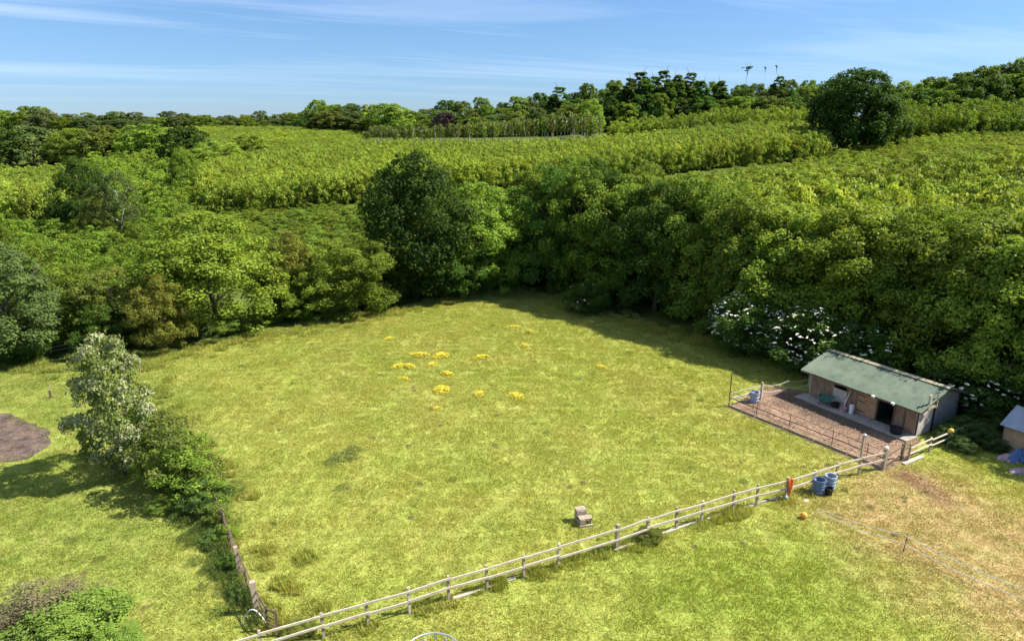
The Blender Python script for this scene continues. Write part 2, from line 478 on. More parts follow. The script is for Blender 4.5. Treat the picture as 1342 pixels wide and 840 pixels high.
# ------------------------------------------------------------------ foliage meshes
def unit(v): return v / np.maximum(np.linalg.norm(v, axis=-1, keepdims=True), 1e-9)
def leaf_quads(P, N, size, rng, aspect=0.62, spread=0.5, zsq=1.0):
    """diamond leaves at P facing N"""
    n = len(P)
    a = unit(np.cross(N, unit(rng.normal(size=(n, 3)))))
    b = np.cross(N, a)
    s = (size * rng.uniform(1 - spread, 1 + spread, n))[:, None]
    fold = N * s * 0.18
    V = np.stack([P - a * s * 0.5, P - b * s * 0.5 * aspect + fold, P + a * s * 0.5, P + b * s * 0.5 * aspect + fold], 1).reshape(-1, 3)
    if zsq != 1.0:
        V[:, 2] = np.repeat(P[:, 2], 4) + (V[:, 2] - np.repeat(P[:, 2], 4)) / zsq
    Fq = np.arange(n * 4).reshape(n, 4)
    return V, Fq
PROFILES = {
    'round': lambda q: np.sqrt(np.clip(1 - (2 * q - 1) ** 2, 0, 1)) * (1.0 + 0.12 * (0.5 - q)),
    'oval': lambda q: np.clip(np.sin(pi * np.clip(q, 0, 1) ** 0.8), 0, 1) ** 0.6,
    'skirt': lambda q: np.clip(1 - q ** 3.6, 0, 1) ** 0.5 * (0.82 + 0.18 * np.sin(pi * q)),
    'column': lambda q: np.clip(1 - (np.abs(2 * q - 0.9) / 1.15) ** 3.0, 0.02, 1) ** 0.7,
    'cone': lambda q: np.clip(1.04 - q, 0.02, 1) ** 0.7,
}
def crown_mesh(name, seed, n_leaf, leaf, prof='round', z0=0.12, clumps=150, csize=0.10, lobes=0.22, flat=0.65, shell=0.55, zsq=1.3):
    rng = np.random.default_rng(seed)
    pf = PROFILES[prof]
    ld = unit(rng.normal(size=(14, 3)))
    q = rng.beta(1.15, 1.0, clumps * 3); 
    w = pf(q) + 0.05
    keep = rng.random(clumps * 3) < w / w.max()
    q = q[keep][:clumps]; m = len(q)
    th = rng.uniform(0, 2 * pi, m)
    d = np.stack([np.cos(th), np.sin(th), (q - 0.5) * 1.6], -1)
    bump = np.max(np.clip(unit(d) @ ld.T, 0, 1) ** 6, axis=1)
    rad = pf(q) * (1 - lobes + lobes * 1.5 * bump)
    fr = shell + (1 - shell) * np.sqrt(rng.random(m))
    inner = rng.random(m) < 0.26
    fr[inner] *= rng.uniform(0.2, 0.8, inner.sum())
    C = np.stack([0.5 * rad * fr * np.cos(th), 0.5 * rad * fr * np.sin(th), z0 + (1 - z0) * (q * (1 - csize * 0.5))], -1)
    C[:, 2] += rng.normal(0, 0.012, m)
    cs = csize * rng.uniform(0.65, 1.35, m)
    ct = rng.random(m)
    k = rng.choice(m, n_leaf, p=(cs ** 2) / (cs ** 2).sum())
    dd = unit(rng.normal(size=(n_leaf, 3)))
    out = unit(np.stack([C[k, 0], C[k, 1], (C[k, 2] - 0.45) * 0.5], -1))
    dd = unit(dd + 0.55 * out + np.array([0, 0, 0.35]))
    r = cs[k] * (0.55 + 0.5 * rng.random(n_leaf)) * np.where(rng.random(n_leaf) < 0.08, 1.35, 1)
    P = C[k] + dd * r[:, None] * np.array([1, 1, flat])
    P[:, 2] = np.clip(P[:, 2], z0 * 0.3, 1.0)
    N = unit(dd * 0.7 + rng.normal(size=(n_leaf, 3)) * 0.55 + np.array([0, 0, 0.45]))
    V, Fq = leaf_quads(P, N, leaf, rng, zsq=zsq)
    tint = np.clip(0.55 * ct[k] + 0.45 * rng.random(n_leaf), 0, 1)
    clump = np.clip(ct[k] * 0.5 + rng.random(n_leaf) * 0.5, 0, 1)
    return mesh_np(name, V, Fq, None, {'tint': tint, 'clump': clump})
def trunk_mesh(name, seed, top=0.75, r=0.028, limbs=7, spread=0.34, lean=0.03, z0=0.2):
    rng = random.Random(seed); b = MB()
    pts = [(rng.uniform(-lean, lean) * k, rng.uniform(-lean, lean) * k, top * k / 5 - (0.03 if k == 0 else 0)) for k in range(6)]
    b.tube(pts, [r * (1.25 if k == 0 else 1 - 0.16 * k) for k in range(6)], 7)
    for i in range(limbs):
        h = z0 + (top - z0) * (i + 0.3) / limbs; a = i * 2.4 + rng.uniform(-.4, .4)
        f = h / top * 5; k = min(int(f), 4); p = Vector(pts[k]).lerp(Vector(pts[k + 1]), f - k)
        L = spread * rng.uniform(0.7, 1.1) * (1.1 - 0.5 * h)
        q1 = p + Vector((cos(a) * L * 0.5, sin(a) * L * 0.5, 0.06)); q2 = p + Vector((cos(a) * L, sin(a) * L, 0.17))
        b.tube([p, q1, q2], [r * 0.5, r * 0.32, r * 0.1], 5)
    return b.mesh(name, BARK, True)

CROWN = {}
def proto(key, *a, trunk=None, **k):
    CROWN[key] = (crown_mesh('crown_' + key, *a, **k), trunk_mesh('trunk_' + key, a[0], **(trunk or {})))
proto('skirt_a', 1, 32000, 0.0225, 'skirt', z0=0.03, clumps=190, csize=0.085)
proto('skirt_b', 2, 32000, 0.0225, 'skirt', z0=0.03, clumps=170, csize=0.090, lobes=0.3)
proto('skirt_c', 3, 32000, 0.0225, 'skirt', z0=0.03, clumps=210, csize=0.080, lobes=0.35)
proto('oval_a', 4, 32000, 0.0225, 'oval', z0=0.06, clumps=200, csize=0.085)
proto('oval_b', 5, 32000, 0.0225, 'oval', z0=0.06, clumps=180, csize=0.090, lobes=0.32)
proto('tall', 6, 34000, 0.024, 'oval', z0=0.02, clumps=340, csize=0.085, lobes=0.26)
proto('open', 8, 13000, 0.024, 'oval', z0=0.10, clumps=110, csize=0.080, lobes=0.4, shell=0.3, trunk=dict(r=0.016))
proto('loose', 28, 4200, 0.036, 'oval', z0=0.03, clumps=70, csize=0.10, lobes=0.45, shell=0.25, trunk=dict(r=0.012, z0=0.1))
proto('beam', 9, 17000, 0.028, 'oval', z0=0.10, clumps=130, csize=0.090, lobes=0.35, flat=0.55, trunk=dict(r=0.017))
proto('far_a', 11, 7000, 0.048, 'round', z0=0.10, clumps=110, csize=0.105, lobes=0.25)
proto('far_b', 12, 7000, 0.048, 'oval', z0=0.06, clumps=100, csize=0.11, lobes=0.3)
proto('far_c', 13, 7000, 0.048, 'skirt', z0=0.05, clumps=120, csize=0.10, lobes=0.3)
proto('dome', 24, 28000, 0.034, 'round', z0=0.02, clumps=360, csize=0.095, lobes=0.16)
proto('conifer', 15, 5200, 0.080, 'cone', z0=0.12, clumps=110, csize=0.075, lobes=0.3, flat=0.3, zsq=2.2, trunk=dict(top=0.97, r=0.02, limbs=9, spread=0.22))
proto('slim', 16, 1500, 0.070, 'column', z0=0.52, clumps=40, csize=0.12, lobes=0.4, flat=0.3, zsq=2.3, trunk=dict(top=0.93, r=0.055, limbs=4, spread=0.2, z0=0.45))
proto('pine', 17, 160, 0.24, 'round', z0=0.93, clumps=8, csize=0.20, lobes=0.5, flat=0.05, zsq=12, trunk=dict(top=0.96, r=0.03, limbs=5, spread=0.4, z0=0.8, lean=0.06))
proto('shrub', 18, 14000, 0.032, 'round', z0=0.02, clumps=110, csize=0.12, lobes=0.3, trunk=dict(top=0.6, r=0.015, limbs=8, spread=0.5, z0=0.05))
proto('sparse', 19, 2600, 0.035, 'round', z0=0.02, clumps=60, csize=0.14, lobes=0.4, shell=0.2, trunk=dict(top=0.8, r=0.010, limbs=16, spread=0.55, z0=0.05))

def tree(name, x, y, W, H, key, mat, label, cat='tree', group=None, bark=None, z=None, blossom=None, seed=None):
    cm, tm = CROWN[key]
    o = thing(name, (x, y, (tz(x, y) if z is None else z) - 0.05), random.uniform(0, 2 * pi), label, cat, group)
    o.scale = (W, W, H)
    for nm, me, mt in (('crown', cm, mat), ('trunk', tm, bark or BARK)):
        if not me.materials: me.materials.append(mt)
        c = link(nm, me, o); c.material_slots[0].link = 'OBJECT'; c.material_slots[0].material = mt
    return o
def tpx(name, u, vtop, Y, wpx, key, mat, label, **k):
    p = at(u, vtop, Y); depth = Y * CP + (CAMH - p.z) * SP
    W = wpx * depth / FPX
    H = max(p.z - tz(p.x, Y), 1.5)
    return tree(name, p.x, Y, W, H, key, mat, label, **k)

# ------------------------------------------------------------------ scattering (uncountable plants)
def scatter(name, P, S, Rz, meshes, mat, label, cat, tilt=0.06):
    """one object: every point carries a copy of one of the plant meshes"""
    me = bpy.data.meshes.new(name)
    P = np.asarray(P, np.float32); n = len(P)
    me.vertices.add(n); me.vertices.foreach_set('co', P.ravel())
    a = me.attributes.new('scl', 'FLOAT_VECTOR', 'POINT'); a.data.foreach_set('vector', np.asarray(S, np.float32).ravel())
    rot = np.zeros((n, 3), np.float32); rot[:, 2] = Rz
    rot[:, :2] = RNG.normal(0, tilt, (n, 2))
    a = me.attributes.new('rot', 'FLOAT_VECTOR', 'POINT'); a.data.foreach_set('vector', rot.ravel())
    me.update()
    ob = link(name, me)
    ng = bpy.data.node_groups.new(name + '_nodes', 'GeometryNodeTree')
    ng.interface.new_socket('Geometry', in_out='INPUT', socket_type='NodeSocketGeometry')
    ng.interface.new_socket('Geometry', in_out='OUTPUT', socket_type='NodeSocketGeometry')
    N, L = ng.nodes, ng.links
    gi = N.new('NodeGroupInput'); go = N.new('NodeGroupOutput')
    m2p = N.new('GeometryNodeMeshToPoints'); L.new(gi.outputs[0], m2p.inputs['Mesh'])
    jn = N.new('GeometryNodeJoinGeometry')
    for i, pm in enumerate(meshes):
        po = bpy.data.objects.new(name + '_plant', pm)
        po.data = pm.copy(); po.data.materials.clear(); po.data.materials.append(mat)
        oi = N.new('GeometryNodeObjectInfo'); oi.inputs['Object'].default_value = po
        oi.inputs['As Instance'].default_value = True
        L.new(oi.outputs['Geometry'], jn.inputs[0])
    iop = N.new('GeometryNodeInstanceOnPoints')
    L.new(m2p.outputs[0], iop.inputs['Points']); L.new(jn.outputs[0], iop.inputs['Instance'])
    iop.inputs['Pick Instance'].default_value = True
    na = N.new('GeometryNodeInputNamedAttribute'); na.data_type = 'FLOAT_VECTOR'; na.inputs[0].default_value = 'scl'
    nb = N.new('GeometryNodeInputNamedAttribute'); nb.data_type = 'FLOAT_VECTOR'; nb.inputs[0].default_value = 'rot'
    rv = N.new('FunctionNodeRandomValue'); rv.data_type = 'INT'
    for s in rv.inputs:
        if s.type == 'INT' and s.name == 'Min': s.default_value = 0
        if s.type == 'INT' and s.name == 'Max': s.default_value = len(meshes) - 1
    ri = [s for s in rv.outputs if s.type == 'INT'][0]
    L.new(ri, iop.inputs['Instance Index'])
    L.new(na.outputs[0], iop.inputs['Scale'])
    e2r = N.new('FunctionNodeEulerToRotation'); L.new(nb.outputs[0], e2r.inputs[0])
    L.new(e2r.outputs[0], iop.inputs['Rotation'])
    L.new(iop.outputs[0], go.inputs[0])
    md = ob.modifiers.new('scatter', 'NODES'); md.node_group = ng
    return tag(ob, label, cat, kind='stuff')

BUSH = [crown_mesh('stool', 30 + i, 800, 0.092, 'skirt', z0=0.04, clumps=26, csize=0.16, lobes=0.4, flat=0.5, zsq=1.5) for i in range(4)]
BUSHN = [crown_mesh('stool_near', 40 + i, 2200, 0.056, 'skirt', z0=0.04, clumps=50, csize=0.12, lobes=0.4) for i in range(4)]

def px_x(u, Y, z=5.0):
    return (u - 671) / FPX * (Y * CP + (CAMH - z) * SP)
def block(name, poly, spacing, h, w, meshes, mat, label, hfun=None, hvar=0.18):
    """fill a ground polygon [(x,y)..] with stools; h in metres"""
    xs = [p[0] for p in poly]; yy = [p[1] for p in poly]
    gx, gy = np.meshgrid(np.arange(min(xs), max(xs), spacing), np.arange(min(yy), max(yy), spacing * 0.9))
    gx = gx + (np.arange(gx.shape[0])[:, None] % 2) * spacing / 2
    x = (gx + RNG.uniform(-.34, .34, gx.shape) * spacing).ravel(); y = (gy + RNG.uniform(-.34, .34, gy.shape) * spacing).ravel()
    k = in_poly(x, y, poly); x = x[k]; y = y[k]; n = len(x)
    hh = (hfun(x, y) if hfun else np.full(n, h)) * RNG.normal(1, hvar, n).clip(0.6, 1.5)
    ww = w * hh / (hh.mean()) ** 0.5 / hh ** 0.5 * RNG.uniform(0.85, 1.25, n)
    P = np.stack([x, y, terrain(x, y) - 0.05], -1)
    return scatter(name, P, np.stack([ww, ww, hh], -1), RNG.uniform(0, 2 * pi, n), meshes, mat, label, 'coppice')
def upoly(*pts): return [(px_x(u, Y), Y) for u, Y in pts]

block('young_coppice', upoly((225, 84), (330, 78), (720, 79), (730, 140), (500, 131), (260, 123)), 2.2, 2.3, 2.9, BUSHN, F_COPPD,
      'low young coppice filling the slope behind the tall dark boundary tree', hvar=0.30, hfun=lambda x, y: np.interp(y - 0.12 * x, [80, 105, 130], [2.7, 2.1, 1.2]))
block('hedge_fronted_coppice', upoly((262, 124), (470, 131), (671, 140), (880, 150), (1078, 160), (1082, 200), (470, 194), (262, 158)), 1.4, 5.8, 2.7, BUSH, F_COPP,
      'even-aged coppice block with a hedge-like front across the middle slope', hvar=0.07)
block('upper_coppice', upoly((255, 160), (478, 196), (474, 310), (180, 310), (215, 205)), 1.8, 1.7, 2.6, BUSH, F_COPP,
      'bright coppice covering the smooth hilltop on the left')
block('level_coppice', upoly((478, 190), (1084, 198), (1086, 262), (478, 262)), 2.0, 1.4, 2.8, BUSH, F_COPP,
      'pale low coppice in front of the thin-stemmed trees')
block('hedge_tier', upoly((800, 236), (1090, 236), (1090, 262), (800, 258)), 2.0, 6.0, 3.2, BUSH, F_COPPD,
      'darker raised coppice tier below the conifers')
def h_right(x, y): return np.interp(y - 0.35 * (x - 20), [60, 92, 112, 128], [11.5, 8.6, 4.8, 2.4])
block('woodland_coppice', [(5, 86), (22, 72), (36, 60), (48, 50), (66, 40), (100, 40), (140, 120), (170, 186), (112, 190), (88, 172), (73, 164), (72, 155), (60, 150), (25, 132), (12, 118)], 2.7, 9, 4.6, BUSHN, F_COPP,
      'broad sunlit coppice canopy rising behind the stable', hfun=h_right, hvar=0.10)
block('far_right_coppice', upoly((1165, 196), (1400, 188), (1480, 188), (1480, 222), (1165, 224)), 2.2, 7.0, 3.6, BUSH, F_MID,
      'tall coppice with a dark front right of the great round tree')
block('left_coppice', upoly((-160, 134), (92, 130), (105, 200), (-160, 206)), 2.0, 6.4, 3.2, BUSH, F_COPP,
      'bright flat-topped coppice at the far left of the valley', hfun=lambda x, y: np.interp(y, [130, 160, 205], [6.2, 4.4, 2.6]))
block('mixed_scrub', upoly((120, 118), (258, 116), (262, 160), (225, 205), (105, 202)), 2.3, 3.6, 3.2, BUSH, F_LIGHT,
      'mixed pale scrub between the dark tree and the hedge-fronted coppice', hvar=0.3)
block('valley_scrub', upoly((-160, 68), (60, 66), (225, 74), (330, 80), (240, 116), (118, 116), (-160, 128)), 2.4, 3.4, 3.2, BUSHN, F_MID,
      'low tangled scrub filling the dip behind the left hedgerow', hvar=0.3)

# ------------------------------------------------------------------ trees
def blossom_for(o, seed, n, W, H, size=0.13, key='shrub'):
    rng = np.random.default_rng(seed)
    d = unit(rng.normal(size=(n, 3))); d[:, 2] = d[:, 2] * 0.9 + 0.1 
    P = d * np.array([0.5, 0.5, 0.48]) * rng.uniform(0.85, 1.05, (n, 1)) + np.array([0, 0, 0.48])
    P = P * np.array([W, W, H]); k = 4
    PP = np.repeat(P, k, 0) + rng.normal(size=(n * k, 3)) * size * 0.45 * np.array([1, 1, 0.35])
    N = unit(rng.normal(size=(n * k, 3)) * 0.3 + np.array([0, 0, 1]) + np.repeat(d, k, 0) * 0.7)
    V, Fq = leaf_quads(PP, N, size, rng, 0.9)
    V = V / np.array([W, W, H])
    link('blossom', mesh_np('blossom', V, Fq, F_FLOWER), o)

# field hedgerow, left to right
tpx('hedgerow_tree', -5, 318, 53, 150, 'oval_b', F_GREY, 'grey-green tree at the left edge behind the lawn')
tpx('hedgerow_tree', 78, 345, 57, 105, 'skirt_b', F_LIGHT, 'yellow-green hedgerow tree between the grey tree and the olive one')
tpx('hedgerow_tree', 138, 348, 56, 110, 'open', F_OLIVE, 'thin olive-brown hedgerow tree behind the white-leaved tree')
tpx('hedgerow_tree', 125, 395, 54.5, 80, 'skirt_c', F_DARK, 'low dark tree in the hedgerow foot above the white-leaved tree')
tpx('hawthorn', 200, 358, 55, 82, 'skirt_a', F_BRONZE, 'bronze-tinted hawthorn at the corner of the paddock hedgerow')
tpx('hedgerow_tree', 262, 276, 61, 180, 'skirt_a', F_LIGHT, 'broad bright green tree, widest in the left hedgerow')
tpx('hedgerow_tree', 205, 318, 64, 120, 'skirt_b', F_MID, 'mid green tree behind the bronze hawthorn')
tpx('oak', 378, 303, 66, 92, 'oval_b', F_BRONZE, 'oak with orange-brown new leaves beside the dark hedgerow tree')
tpx('hedgerow_tree', 400, 345, 65, 85, 'skirt_c', F_LIGHT, 'green tree with low branches in front of the orange-leaved oak')
tpx('hedgerow_tree', 458, 308, 66, 125, 'skirt_b', F_MID, 'dark round tree at the left foot of the tallest boundary tree')
tpx('boundary_tree', 540, 198, 72, 152, 'tall', F_DEEP, 'tallest dark green tree at the far corner of the paddock')
tpx('boundary_tree', 588, 285, 73.5, 105, 'skirt_c', F_DARK, 'dark shoulder tree pressed against the tallest tree')
tpx('boundary_tree', 630, 238, 76, 125, 'skirt_a', F_LIGHT, 'bright green tree on the sunny side of the tallest tree')
tpx('boundary_tree', 655, 310, 76, 70, 'skirt_b', F_LIGHT, 'small bright tree at the gap in the far corner')

# right-hand wood edge
EDGE = [(1.5, 79), (7, 74), (13, 67), (19, 60.5), (24.5, 55), (28.5, 50.2), (31.5, 46.2), (34, 42), (36.5, 37.5), (40.5, 32), (47, 26)]
def along(s):
    k = min(int(s), len(EDGE) - 2); a = EDGE[k]; b = EDGE[k + 1]; f = s - k
    return a[0] + (b[0] - a[0]) * f, a[1] + (b[1] - a[1]) * f
ORD = 'first second third fourth fifth sixth seventh eighth ninth tenth eleventh twelfth thirteenth fourteenth fifteenth sixteenth seventeenth eighteenth nineteenth'.split()
kinds = ['skirt_a', 'skirt_b', 'skirt_c', 'oval_a']
i = 0
for row, (off, h0, cnt) in enumerate(((1.2, 12.0, 19), (4.8, 12.4, 17), (9.3, 12.0, 15))):
    for k in range(cnt):
        s = (k + 0.5 * (row % 2)) / (cnt - 0.5) * (len(EDGE) - 1.01)
        x, y = along(s)
        x += off * 0.70 + random.uniform(-.8, .8); y += off * 0.70 + random.uniform(-.8, .8)
        H = h0 * random.uniform(0.94, 1.05) * (1.0 + (0.10 if s < 3 else 0)); W = random.uniform(8.5, 11.0)
        mat = [F_MID, F_COPPD, F_LIGHT, F_COPPD, F_COPPD][(k * 3 + row) % 5] if s > 2.2 else [F_MID, F_DARK, F_MID][k % 3]
        nth = ORD[k]
        lab = ['dense wood-edge tree, %s from the far paddock corner' % nth, 'second-row wood tree, %s from the far paddock corner' % nth, 'third-row wood tree top, %s from the far paddock corner' % nth][row]
        tree('woodland_tree', x, y, W, H, kinds[(k + row) % 4], mat, lab, group='trees of the right-hand wood edge')
        i += 1

# elder and bramble with white blossom at the wood foot
for (u, v, Y, w, n, lab) in ((985, 378, 54.4, 105, 420, 'elder shrub in white flower, leftmost below the wood'),
                             (1072, 398, 50.0, 118, 420, 'elder shrub in white flower behind the stable ridge'),
                             (1145, 425, 47.6, 80, 130, 'half-shaded flowering elder right of the ridge end'),
                             (1288, 462, 42.4, 115, 220, 'shaded flowering shrub between the stable and the small shed'),
                             (770, 368, 66.4, 60, 30, 'small white-flecked shrub in the shaded far edge')):
    o = tpx('elder_shrub', u, v, Y, w, 'shrub', F_DARK, lab, cat='shrub')
    blossom_for(o, int(u), n, o.scale[0], o.scale[2])
# low plants along the hedgerow foot
for k, (u, v, Y, w, mt) in enumerate(((415, 396, 66.5, 40, F_NETTLE), (350, 405, 63, 50, F_LIGHT), (300, 418, 60, 50, F_SHRUB), (260, 430, 58.5, 40, F_NETTLE), (500, 385, 69, 60, F_DARK), (20, 425, 52, 70, F_DARK))):
    o = tpx('hedge_shrub', u, v, Y, w, 'shrub', mt, 'low shrub %s' % ['with white flecks below the orange-leaved oak', 'under the right side of the broad bright tree', 'at the foot of the broad bright tree', 'between the broad bright tree and the bronze hawthorn', 'at the foot of the tallest tree', 'dark at the foot of the grey tree by the lawn'][k], cat='shrub')
    if k == 0: blossom_for(o, 5, 40, o.scale[0], o.scale[2])

# middle distance, left
tpx('dark_tree', 95, 203, 112, 72, 'oval_a', F_DEEP, 'dark full tree standing alone in the left valley')
tpx('grey_tree', 147, 222, 108, 62, 'open', F_GREY, 'grey-brown thin tree right of the dark valley tree', bark=BARK_PALE)
tpx('valley_tree', 118, 245, 107, 50, 'open', F_OLIVE, 'short olive tree between the dark and the grey valley trees')
tpx('valley_tree', 237, 192, 138, 50, 'skirt_c', F_MID, 'green tree below the dark round one at the end of the tree row')
tpx('valley_tree', 20, 318, 90, 50, 'open', F_GREY, 'small grey sapling in the dip at the left edge', bark=BARK_PALE)
tpx('valley_tree', 62, 322, 84, 50, 'open', F_NETTLE, 'small bluish sapling in the dip by the clearing', bark=BARK_PALE)
tpx('light_tree', 290, 185, 170, 70, 'skirt_b', F_COPP, 'pale round-headed tree standing above the hedge-fronted coppice')
tpx('light_tree', 325, 176, 215, 42, 'far_a', F_COPP, 'pale bush-like tree on the smooth hilltop')
row = [(-12, 166, 66, F_DARK), (38, 163, 68, F_GREY), (68, 170, 50, F_DEEP), (92, 166, 62, F_LIGHT), (128, 165, 62, F_OLIVE), (152, 170, 50, F_DARK), (186, 161, 70, F_MID), (212, 170, 40, F_LIGHT), (240, 166, 66, F_DEEP), (262, 186, 50, F_LIGHT)]
nm = ['leftmost tree of the valley tree row', 'grey-green tree second in the valley tree row', 'small dark tree after the grey-green one in the valley row', 'yellow-green tree in the valley row', 'olive tree in the valley row right of the yellow-green one',
      'narrow tree near the middle of the valley row', 'large full tree in the valley row', 'small bright tree in the valley row beside the dark end tree', 'dark round tree ending the valley row', 'pale low tree just past the end of the valley row']
for k, (u, v, w, mt) in enumerate(row):
    tpx('row_tree', u, v, 212 + (k % 3) * 4 - (35 if k > 7 else 0), w, ['far_a', 'far_b', 'far_c', 'oval_a'][k % 4], mt, nm[k], group='valley tree row')

# great round tree
tpx('great_tree', 1132, 88, 172, 104, 'dome', F_DEEP, 'great round-headed tree standing taller than the coppice')
tpx('great_tree', 1165, 118, 176, 60, 'far_c', F_DARK, 'smaller tree leaning against the right of the great round tree')

# thin-stemmed trees in front of the far wood
for k in range(88):
    u = 478 + k * 3.55 + random.uniform(-2, 2)
    v = np.interp(u, [478, 560, 640, 720, 790], [168, 166, 162, 152, 150]) + random.uniform(-4, 4)
    tpx('thin_tree', u, v, 236 + random.uniform(-4, 4), random.uniform(9, 14), 'slim', F_OLIVE if k % 3 else F_MID,
        'slender pale-stemmed tree in the strip before the far wood', group='slender trees before the far wood', bark=BARK_PALE)
for k in range(26):
    u = 1190 + k * 6.4 + random.uniform(-2, 2)
    tpx('thin_tree', u, 150 + random.uniform(-4, 4), 226 + random.uniform(-3, 3), random.uniform(10, 15), 'slim', F_LIGHT if k % 3 else F_COPP,
        'slender young tree in the strip right of the great round tree', group='slender trees right of the great tree', bark=BARK_PALE)

# the far wood along the skyline
SKY_U = [385, 420, 470, 500, 560, 620, 700, 760, 820, 860, 900, 960, 1020, 1090, 1130]
SKY_V = [150, 131, 130, 140, 142, 128, 126, 116, 108, 104, 110, 112, 108, 106, 104]
for row_i, (Y, n, dv, wm) in enumerate(((292, 30, 20, 44), (306, 34, 8, 40), (322, 30, -1, 38))):
    for k in range(n):
        u = 392 + (k + 0.5 * (row_i % 2)) * (720 / n) + random.uniform(-7, 7)
        v = float(np.interp(u, SKY_U, SKY_V)) + dv + random.uniform(-5, 7)
        mt = random.choice([F_MID, F_MID, F_DARK, F_DARK, F_LIGHT, F_OLIVE, F_GREY])
        lab = ['front-rank tree of the far skyline wood', 'middle-rank tree of the far skyline wood', 'rearmost tree of the far wood against the sky'][row_i]
        tpx('skyline_tree', u, v, Y + random.uniform(-4, 4), wm * random.uniform(0.75, 1.2), random.choice(['far_a', 'far_b', 'far_c', 'far_a']), mt, lab, group=lab)
tpx('copper_beech', 583, 148, 284, 34, 'far_a', F_PURPLE, 'purple-leaved tree in front of the far wood')
tpx('skyline_tree', 508, 136, 282, 62, 'far_a', F_LIGHT, 'big yellow-green domed tree at the left end of the far wood')
tpx('skyline_tree', 775, 128, 262, 34, 'far_b', F_LIGHT, 'bright narrow tree standing out before the far wood')
for k, (u, v, w) in enumerate(((826, 100, 22), (842, 92, 26), (858, 98, 22), (872, 90, 22), (888, 96, 24), (905, 93, 22), (922, 104, 20), (945, 104, 22), (1022, 98, 18), (806, 110, 22), (732, 112, 24))):
    tpx('conifer', u, v, 296 + (k % 3) * 5, w * 1.9, 'conifer', F_DARK, 'dark spired conifer rising from the far wood', group='conifers of the far wood')
for k, (u, v, w) in enumerate(((982, 87, 14), (1003, 88, 3), (1018, 86, 3))):
    tpx('bare_pine', u, v, 312, w, 'pine', F_CONIF, ['bare-stemmed pine with the broadest tuft against the sky', 'thin bare-stemmed pine right of the broad-tufted one', 'rightmost thin bare-stemmed pine against the sky'][k], group='bare pines on the skyline')
for k in range(34):
    u = 1158 + (k % 17) * 13.5 + random.uniform(-4, 4); b = k // 17
    v = float(np.interp(u, [1158, 1200, 1240, 1290, 1342, 1400], [110, 106, 100, 84, 76, 78])) + (14 if b == 0 else 0) + random.uniform(-3, 8)
    tpx('skyline_tree', u, v, (250 if b == 0 else 268) + random.uniform(-3, 3), random.uniform(34, 56), random.choice(['far_a', 'far_b', 'far_c']), random.choice([F_MID, F_DARK, F_DARK, F_MID]),
        'dense dark tree of the wood behind the great round tree', group='dark wood right of the great tree')
for k in range(44):
    u = -30 + k * 10.2 + random.uniform(-6, 6); near = k % 2
    v = (149 if not near else 153) - (6 if u < 60 else 0) + random.uniform(-5, 5)
    tpx('distant_tree', u, v, 430 if near else 520, random.uniform(22, 40), random.choice(['far_a', 'far_b', 'far_c']), random.choice([F_HAZE, F_MID, F_GREY]),
        'distant rounded tree on the left horizon', group='trees on the left horizon')

# lawn side
o = tree('whitebeam', g(166, 622).x, g(166, 622).y, 4.9, 8.5, 'beam', F_BEAM, 'small tree with silvery white leaves on the lawn', z=0)
o.rotation_euler.z = 1.1
tree('field_maple', g(225, 655).x, g(225, 655).y + 0.6, 3.8, 4.6, 'loose', F_OLIVE, 'loose olive-green small tree beside the white-leaved tree', z=0)
tree('young_maple', g(250, 655).x, g(250, 655).y, 3.4, 3.2, 'loose', F_LIGHT, 'short green sapling at the end of the left fence', z=0)
for u, v, w, h, mt, lab in ((196, 612, 3.4, 4.4, F_LIGHT, 'light green sapling pressed behind the white-leaved tree'), (222, 618, 3.2, 3.8, F_OLIVE, 'olive sapling in the strip behind the lawn trees'), (248, 632, 3.0, 3.2, F_LIGHT, 'light green sapling in the middle of the fence strip'),
                            (268, 648, 2.6, 2.5, F_OLIVE, 'low olive sapling near the fence end'), (285, 668, 2.2, 1.8, F_LIGHT, 'lowest light green sapling where the fence strip thins out'), (294, 690, 1.7, 1.3, F_OLIVE, 'small olive shrub against the upper left fence'), (300, 708, 1.3, .9, F_LIGHT, 'smallest light shrub against the left fence'), (208, 640, 2.4, 2.4, F_LIGHT, 'pale sapling under the white-leaved tree')):
    p = g(u, v); tree('hedge_sapling', p.x, p.y, w, h, 'loose', mt, lab, z=0)
for k, (u, v, w, h, mt, lab) in enumerate(((272, 668, 2.2, 1.7, F_NETTLE, 'bramble clump at the top of the left fence'), (283, 708, 1.2, 0.6, F_NETTLE, 'low weeds against the left fence, farthest'),
                                          (298, 742, 1.0, 0.5, F_DARK, 'low weeds against the middle of the left fence'), (316, 782, .9, 0.45, F_NETTLE, 'low weeds against the thick left-fence post'),
                                          (302, 652, 1.8, 1.0, F_OLIVE, 'pale weeds on the paddock side of the left fence'), (215, 668, 1.5, 0.8, F_SHRUB, 'bright seedlings under the olive tree'),
                                          (392, 832, 1.3, 0.55, F_BRONZE, 'dry bracken under the front fence corner'), (850, 707, 1.2, 0.6, F_OLIVE, 'tall grass tuft under the front fence'))):
    p = g(u, v); tree('weed_clump', p.x, p.y, w, h, 'shrub' if k != 4 else 'sparse', mt, lab, cat='weeds', z=0)
p = g(95, 838); tree('garden_shrub', p.x, p.y, 3.6, 1.5, 'shrub', F_SHRUB, 'bright green shrub at the lower left corner', cat='shrub', z=0)
p = g(150, 850); tree('garden_shrub', p.x, p.y, 1.8, 0.9, 'shrub', F_SHRUB, 'small bright shrub right of the corner shrub', cat='shrub', z=0)
p = g(62, 806); tree('dead_shrub', p.x, p.y, 3.8, 1.5, 'sparse', F_TWIG, 'brown twiggy shrub at the lower left', cat='shrub', z=0)
